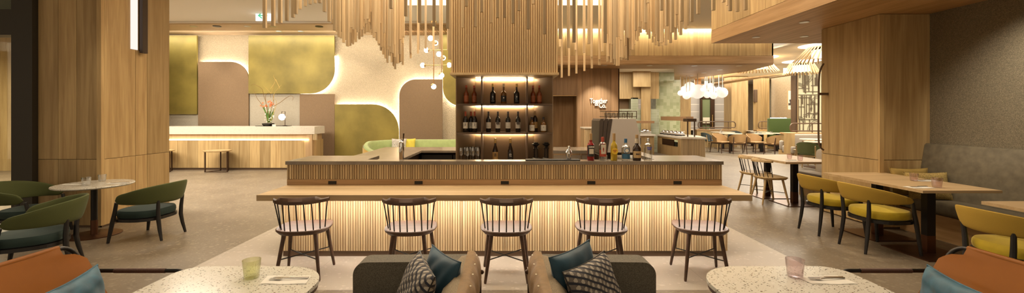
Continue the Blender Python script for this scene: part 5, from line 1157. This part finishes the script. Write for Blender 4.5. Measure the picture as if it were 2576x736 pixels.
# ------------------------------------------------------------------ slatted ring pendants
LM=plain('pale_lamp_timber',(.62,.42,.20),.5)
def slatlamp(cx_,Y,zb_,rt,rb,hh,lb):
    t=thing('slatted_timber_pendant',lb,'pendant light',(cx_,Y,zb_),0,'flared slatted timber lamps in the dining room')
    n=34; m=MB()
    for i in range(n):
        a=2*PI*i/n; ca,sa=math.cos(a),math.sin(a); b_=a+.10
        p0=Vector((rb*ca,rb*sa,0)); p1=Vector((rt*math.cos(b_),rt*math.sin(b_),hh)); tn=Vector((-sa,ca,0))*.018; nr=Vector((ca,sa,0))*.012
        v=[p0-tn-nr,p0+tn-nr,p0+tn+nr,p0-tn+nr,p1-tn-nr,p1+tn-nr,p1+tn+nr,p1-tn+nr]; m._add([tuple(q) for q in v],[(0,1,2,3),(4,5,6,7),(0,1,5,4),(1,2,6,5),(2,3,7,6),(3,0,4,7)])
    m.build('timber_slats',LM,t)
    MB().lathe([(rt*.72,.10),(rt*.72,hh*.82),(rt*.70,hh*.82),(rt*.70,.10)],n=32).build('lit_drum',emis('lamp_drum',(1,.90,.72),1.3) if 'lamp_drum' not in bpy.data.materials else bpy.data.materials['lamp_drum'],t,True)
    MB().lathe([(rt,hh-.01),(rt,hh+.02),(rt*.9,hh+.02),(rt*.9,hh-.01),(rt,hh-.01)],n=32).build('top_ring',LM,t); 
    MB().lathe([(.01,hh),(.01,3.39-zb_)],n=8).build('rod',BRASS,t); MB().box(-rt*.95,rt*.95,-.01,.01,hh-.005,hh+.01).build('cross_bar',LM,t)
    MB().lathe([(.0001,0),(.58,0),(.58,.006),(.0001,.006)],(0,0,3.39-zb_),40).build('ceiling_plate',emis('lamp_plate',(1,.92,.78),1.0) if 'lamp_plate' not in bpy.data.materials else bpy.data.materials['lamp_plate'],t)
slatlamp(8.72,11.4,Z_(153,11.4),.38,.70,.36,'flared slatted timber lamp nearest the right column')
slatlamp(X_(2016,14.8),14.8,Z_(186,14.8),.36,.56,.36,'flared slatted timber lamp above the lattice screen')
slatlamp(8.38,13.8,Z_(180,13.8),.36,.60,.30,'flared slatted timber lamp half hidden by the far timber soffit')
# exit sign far
Yf=14.9; a=at(1975,183,Yf); c=at(1982,171,Yf); t=thing('exit_sign','small green lit exit sign on the dining room ceiling','exit sign',(0,Yf,0)); MB().box(a.x-.04,c.x,0,.04,a.z,c.z).build('sign_box',emis('sign_white_far',(.75,1,.78),1.3),t); MB().box(a.x+.02,a.x+.03,.01,.03,c.z,3.0).build('hanger',STEELB,t)
Yf=20.0; a=at(1773,219,Yf); c=at(1781,204,Yf); t=thing('exit_sign','pale green lit exit sign behind the globe pendants','exit sign',(0,Yf,0)); MB().box(a.x,c.x,0,.04,a.z,c.z).build('sign_box',bpy.data.materials['sign_white_far'],t); MB().box(a.x+.05,a.x+.07,.01,.03,c.z,3.4).build('hanger',STEELB,t)
# ------------------------------------------------------------------ lattice screen
Ys=15.6; x0,x1=X_(1994,Ys),X_(2066,Ys); zt1,zb1=Z_(178,Ys),Z_(340,Ys)
t=thing('lattice_screen','backlit glass screen with arched bronze lattice in the dining room','screen',(x0,Ys,0))
def lp(m,n,mat): o=m.build(n,mat,t); o.location=(-x0,-Ys,0); return o
GLS=newmat('frosted_glass'); GLS[3].inputs['Base Color'].default_value=(.66,.62,.42,1); GLS[3].inputs['Roughness'].default_value=.4; GLS[3].inputs['Emission Color'].default_value=(.9,.78,.45,1); GLS[3].inputs['Emission Strength'].default_value=.03
lp(MB().box(X_(2006,Ys),x1,Ys,Ys+.03,zb1-.6,zt1),'frosted_glass',GLS[0])
m=MB(); m.box(x0,X_(1998,Ys),Ys-.1,Ys+.1,0,zt1+.1); m.box(X_(1999.5,Ys),X_(2001.5,Ys),Ys-.1,Ys+.1,0,zt1+.1); lp(m,'mullion',BRONZE)
lp(MB().box(X_(2001.5,Ys),X_(2006,Ys),Ys-.05,Ys+.05,0,zt1),'timber_stile',OAK)
m=MB(); LT=plain('lattice_metal',(.20,.15,.10),.4,.5)
for px_,ya,yb in ((2008,250,298),(2012,180,196),(2015,240,296),(2019,180,222),(2023,180,232),(2026,180,235),(2030,180,215),(2034,190,230),(2040,240,280),(2044,180,236),(2047,255,296),(2050,195,215),(2053,180,215),(2035,245,296),(2011,300,330),(2020,305,330),(2036,300,330),(2049,240,300),(2028,240,296),(2055,180,215),(2023,240,300),(2018,240,262)):
    m.box(X_(px_-.7,Ys),X_(px_+.7,Ys),Ys-.03,Ys-.001,Z_(yb,Ys),Z_(ya,Ys))
for py_,xa,xb in ((222,2006,2036),(238,2006,2060),(300,2006,2060),(268,2006,2022),(262,2030,2045),(215,2040,2060),(245,2008,2040),(285,2030,2060),(230,2020,2060)):
    m.box(X_(xa,Ys),X_(xb,Ys),Ys-.032,Ys-.002,Z_(py_+.6,Ys),Z_(py_-.6,Ys))
for cx_,cy_,rs,a0,a1 in ((2006,228,(14,17,20),90,0),(2058,240,(20,23),180,270),(2006,312,(14,17,20),90,0),(2020,270,(18,22),-90,0),(2058,300,(14,18),180,90),(2024,190,(16,20),0,-90),(2060,330,(26,30),180,90),(2058,262,(16,20),180,90)):
    for r in rs:
        P=[(X_(cx_+r*math.cos(math.radians(a0+(a1-a0)*i/10)),Ys),Ys-.02,Z_(cy_-r*math.sin(math.radians(a0+(a1-a0)*i/10)),Ys)) for i in range(11)]
        P=[p for p in P if p[0]<x1]
        if len(P)>2: m.tube(P,.008,5)
lp(m,'lattice_bars',LT)
# art
Ya=19.35; q0,q1_=X_(1981.5,Ya),X_(1996,Ya)
tt=thing('framed_artwork','pale framed ink landscape on the far beige wall','artwork',(q0,Ya,0)); MB().box(0,q1_-q0,0,.03,Z_(276,Ya),Z_(227,Ya)).build('frame',CHOAK,tt); MB().box(.02,q1_-q0-.02,-.004,0,Z_(275,Ya),Z_(228,Ya)).build('picture',plain('ink_picture',(.62,.56,.47),.6),tt)
m=MB(); 
for (ax,ay,bx,by,h) in ((.05,252,.16,250,.06),(.0,262,.20,259,.05),(.08,257,.22,255,.04),(.12,268,.22,266,.05)): m.box(.03+ax*.9,.03+bx*.9,-.006,-.004,Z_(ay,Ya)-h,Z_(by,Ya)); 
m.build('ink_shapes',INK,tt)
# ------------------------------------------------------------------ green banquette, platforms and rails
t=thing('green_banquette','green upholstered banquette glowing under the beige far wall','bench',(X_(1966,18.6),18.6,0))
a=X_(1936,18.6)-X_(1966,18.6); b_=X_(2000,18.6)-X_(1966,18.6)
GB=plain('green_velvet',(.055,.09,.012),.75,sheen=.3); MB().rbox(a,b_,0,.2,.1,Z_(297,18.6),.04).build('backrest',GB,t,True); MB().rbox(a,b_,-.5,0,.1,.48,.04).build('seat',GB,t,True); MB().box(a,b_,-.45,.2,0,.1).build('plinth',OAK,t)
tag(MB().box(X_(1940,18.8),X_(1999,18.3),18.82,18.86,Z_(296,18.8)-.02,Z_(296,18.8)+.0).build('led_strip',emis('banq_led',(1,.80,.45),60)),'light strip glowing behind the green banquette','light strip')
def rail(name,label,pa,pb,zb_,ztop,posts,r=.022):
    A=Vector(pa); B_=Vector(pb); t=thing(name,label,'railing',(A.x,A.y,0)); d=B_-A; L_=d.length; d.normalize(); h=ztop-zb_; R=h*.45
    P=[]
    for i in range(7): an=math.radians(180-90*i/6); P.append((R+R*math.cos(an),ztop-R+R*math.sin(an)))
    for i in range(7): an=math.radians(90-90*i/6); P.append((L_-R+R*math.cos(an),ztop-R+R*math.sin(an)))
    for i in range(7): an=math.radians(-90*i/6); P.append((L_-R*.6+R*.6*math.cos(an),zb_+R*.6+R*.6*math.sin(an)))
    for i in range(7): an=math.radians(-90-90*i/6); P.append((R*.6+R*.6*math.cos(an),zb_+R*.6+R*.6*math.sin(an)))
    MB().tube([(d.x*s_,d.y*s_,z) for s_,z in P],r,8,closed=True).build('tube_loop',BRONZE,t,True)
    for s_ in posts: MB().tube([(d.x*L_*s_,d.y*L_*s_,zb_-.10),(d.x*L_*s_,d.y*L_*s_,ztop)],r*.8,8).build('post',BRONZE,t)
    return t
def lowwall(label,x0_,x1_,Y_,ztop,dep=.25,name='low_partition',post=False):
    t=thing(name,label,'partition',((x0_+x1_)/2,Y_,0)); w2=(x1_-x0_)/2
    MB().box(-w2+.02,w2-.02,0,dep,.0,ztop-.05).build('oak_face',OAK,t); MB().box(-w2,w2,-.02,dep+.02,ztop-.05,ztop).build('oak_cap',OAKX,t); return t
lowwall('low oak partition under the left dining rail',X_(1752,19.4),X_(1855,19.4),19.4,Z_(325.5,19.4))
rail('dining_rail','rounded bronze tube rail on the left dining partition',at(1756.5,0,19.5).xy,at(1850,0,19.5).xy,Z_(320.5,19.5),Z_(305.5,19.5),(.21,.81))
lowwall('low oak partition under the middle dining rail',X_(1903,19.6),X_(1984,19.6),19.6,Z_(326,19.6))
rail('dining_rail','rounded bronze tube rail before the green banquette',at(1908,0,19.7).xy,at(1982,0,19.7).xy,Z_(322,19.7),Z_(305,19.7),(.12,.46,.82))
lowwall('pale topped partition with upright timber post under the right dining rail',X_(1982,14.2),X_(2068,14.2),14.2,Z_(333.5,14.2),.4)
rail('dining_rail','rounded bronze tube rail before the lattice screen',at(1988,0,14.4).xy,at(2080,0,14.4).xy,Z_(329,14.4),Z_(310,14.4),(.18,.6))
tag(MB().box(X_(1981,14.0),X_(1992,14.0),13.85,14.18,0,Z_(333.5,14.0)).build('partition_post',OAK),'upright oak end post of the grey booth','post')
GREYF=plain('grey_booth_fabric',(.36,.31,.25),.85,noise=.1,nscale=120)
def booth(label,x0_,x1_,yb,zs1,zb2,dep=.55):
    t=thing('booth_seat',label,'booth seat',((x0_+x1_)/2,yb,0)); w2=(x1_-x0_)/2
    MB().box(-w2,w2,-dep+.08,0,0,.22).build('oak_base',OAK,t); MB().rbox(-w2,w2,-dep,-.001,.225,zs1,.04).build('seat_cushion',GREYF,t,True); MB().rbox(-w2,w2,0.001,.16,.3,zb2,.05).build('back_cushion',GREYF,t,True); MB().box(-w2,w2,0,.16,0,.3).build('rear_base',OAK,t); return t
booth('grey upholstered booth seat behind the timber end post',X_(1994.5,13.9),X_(2075,13.9),13.95,.46,Z_(337,13.95))
booth('small piece of grey booth seat left of the timber end post',X_(1971,14.2),X_(1979,14.2),14.3,.46,Z_(353,14.3))
# bench beyond right column
t=thing('booth_seat','grey bench with rounded back beyond the right timber column','booth seat',(5.7,7.3,0))
MB().box(-.10,.5,-.7,.64,0,.30).build('oak_base',OAK,t); MB().rbox(-.20,.14,-.7,.67,.301,.455,.05).build('seat_cushion',GREYF,t,True)
MB().rbox(.15,.40,-.7,.60,.31,.88,.09).build('back_cushion',GREYF,t,True)
# curved bronze tube beside right column
Yt=6.42; MBt=MB(); P=smoothpts([at(x,y,Yt) for x,y in ((2072,160),(2066,170),(2062,182),(2060,200),(2059.5,230),(2059,280),(2059,330),(2060,358),(2064,370),(2072,377))],5); MBt.tube(P,.013,8); MBt.box(X_(2059,Yt),4.969,Yt-.02,Yt+.02,Z_(239,Yt),Z_(233,Yt))
tag(MBt.build('hanging_hoop',BRONZE,None,True),'tall thin bronze tube hoop fixed to the side of the right timber column','hoop')
# ------------------------------------------------------------------ shell dining chairs and tables
SHL=plain('caramel_leather',(.34,.205,.085),.55); SHB=plain('blue_grey_shell',(.06,.08,.085),.6); SHG=plain('olive_shell',(.10,.12,.04),.6); DKL=plain('dark_walnut_leg',(.05,.025,.015),.4)
def shell(name,label,ms,ml,loc,rz,grp,arms=True):
    t=thing(name,label,'chair',loc,rz,grp)
    def f(u,v):
        a=(u-.5)*2*(1.75 if arms else 1.2); R=.29; x=R*math.sin(a)*1.0; y=-R*math.cos(a)*.95
        k=max(0,1-(abs(u-.5)*2)**2.5); top=.60+.16*k if arms else .62+.14*k; z=.45+(top-.45)*v; s=1+.10*v
        return (x*s,y*s,z)
    m=MB(); m.grid(f,25,6); m.grid(lambda u,v:(lambda p:(p[0]*.93,p[1]*.93,p[2]-.002))(f(u,v)),25,6)
    m.grid(lambda u,v:(lambda p:(p[0]*(1-.07*v),p[1]*(1-.07*v),p[2]))(f(u,1)),25,2); m.build('shell_back',ms,t,True)
    MB().rbox(-.25,.25,-.24,.25,.40,.455,.02).build('seat',ms,t,True); MB().box(-.22,.22,-.22,.22,.36,.398).build('seat_frame',ml,t)
    for s in (-1,1):
        MB().tube([(s*.24,.24,0),(s*.22,.22,.38)],[.014,.02],8).build('leg',ml,t); MB().tube([(s*.24,-.30,0),(s*.215,-.25,.38),(s*.22,-.315,.66)],[.014,.022,.014],8).build('leg',ml,t)
    return t
GS='caramel shell chairs in the dining room'
s0=shell('shell_back_chair','caramel leather shell chair facing right at the left round dining table',SHL,DKL,(X_(1813,16.6),16.6,0),PI+.4,GS)
dup(s0,(X_(1856,16.2),16.2,0),-.25,'caramel leather shell chair seen from behind at the left round dining table')
dup(s0,(X_(1899,16.5),16.5,0),PI+.3,'caramel leather shell chair left of the brown-backed one at the right dining table')
dup(s0,(X_(1948,15.6),15.6,0),.15,'caramel leather shell chair seen from behind at the right dining table')
b0=shell('light_leg_chair','blue grey dining chair with pale timber legs beside the buffet',SHB,CHOAK,(X_(1783,17.6),17.6,0),-1.3,None,False)
dup(b0,(X_(1885,18.3),18.3,0),.9,'blue grey dining chair behind the caramel chairs')
dup(b0,(X_(1849,18.9),18.9,0),2.6,'blue grey dining chair back showing behind the left round table')
shell('light_leg_chair','olive green shell chair with pale legs in front of the right booth',SHG,CHOAK,(X_(2036,11.6),11.6,0),-.9,None,False)
w2_=windsor('spindle_back_chair','light oak spindle-back chair at the booth beside the lattice screen',CHOAK,BLACKM,(X_(2016,12.7),12.6,0),.5,None)
WT=plain('pale_laminate_top',(.60,.50,.38),.3)
def rtable(label,px_,Y_,r,py_=None):
    t=thing('round_dining_table',label,'table',(X_(px_,Y_),Y_,0)); MB().lathe([(.0001,.715),(r,.715),(r+.01,.725),(r,.74),(.0001,.74)],n=40).build('tabletop',WT,t,True)
    MB().box(-.05,.05,-.05,.05,.012,.715).build('pedestal',BLACKM,t); MB().box(-.26,.26,-.26,.26,0,.012).build('base_plate',BASEM,t); return t
rtable('round pale dining table nearer the buffet, front one',1838,17.2,.42); rtable('round pale dining table before the left rail partition',1818,18.6,.48)
rtable('round pale dining table between the caramel chairs',1916,17.0,.40); rtable('round pale dining table behind, under the middle rail',1912,18.7,.38)
rtable('round pale dining table before the timber end post',1956,17.5,.42); rtable('pale dining table at the right booth',2050,13.2,.40); rtable('pale dining table just left of the right column',2060,11.9,.35)
for x,Y_,lb in ((1740,21.5,'far pale table behind the buffet canopy'),(1800,21.5,'far pale table behind the left rail'),(1893,20.2,'far pale table left of the green banquette'),(1940,20.4,'far pale table before the green banquette')): rtable(lb,x,Y_,.28)
for x,lb in ((1770,'rust coloured chair far behind the left rail'),(1800,'grey chair far behind the left rail'),(1832,'brown chair far behind the left rail, rightmost')):
    shell('far_dining_chair',lb,SHL if x!=1800 else GREYF,DKL,(X_(x,22.3),22.3,0),PI+.2,'far chairs behind the left rail')
for x,Y_,lb in ((1813,18.5,'tiny clear glass on the table before the left rail'),(1817,17.2,'tiny clear glass on the front round table near the buffet'),(1906,16.9,'tiny clear glass on the table between the caramel chairs'),(1940,16.9,'tiny clear glass beside the timber end post')):
    tumbler((X_(x,Y_),Y_,.741),lb,GLC,1.1)
print('battens', nb, 'objects', len(bpy.data.objects))
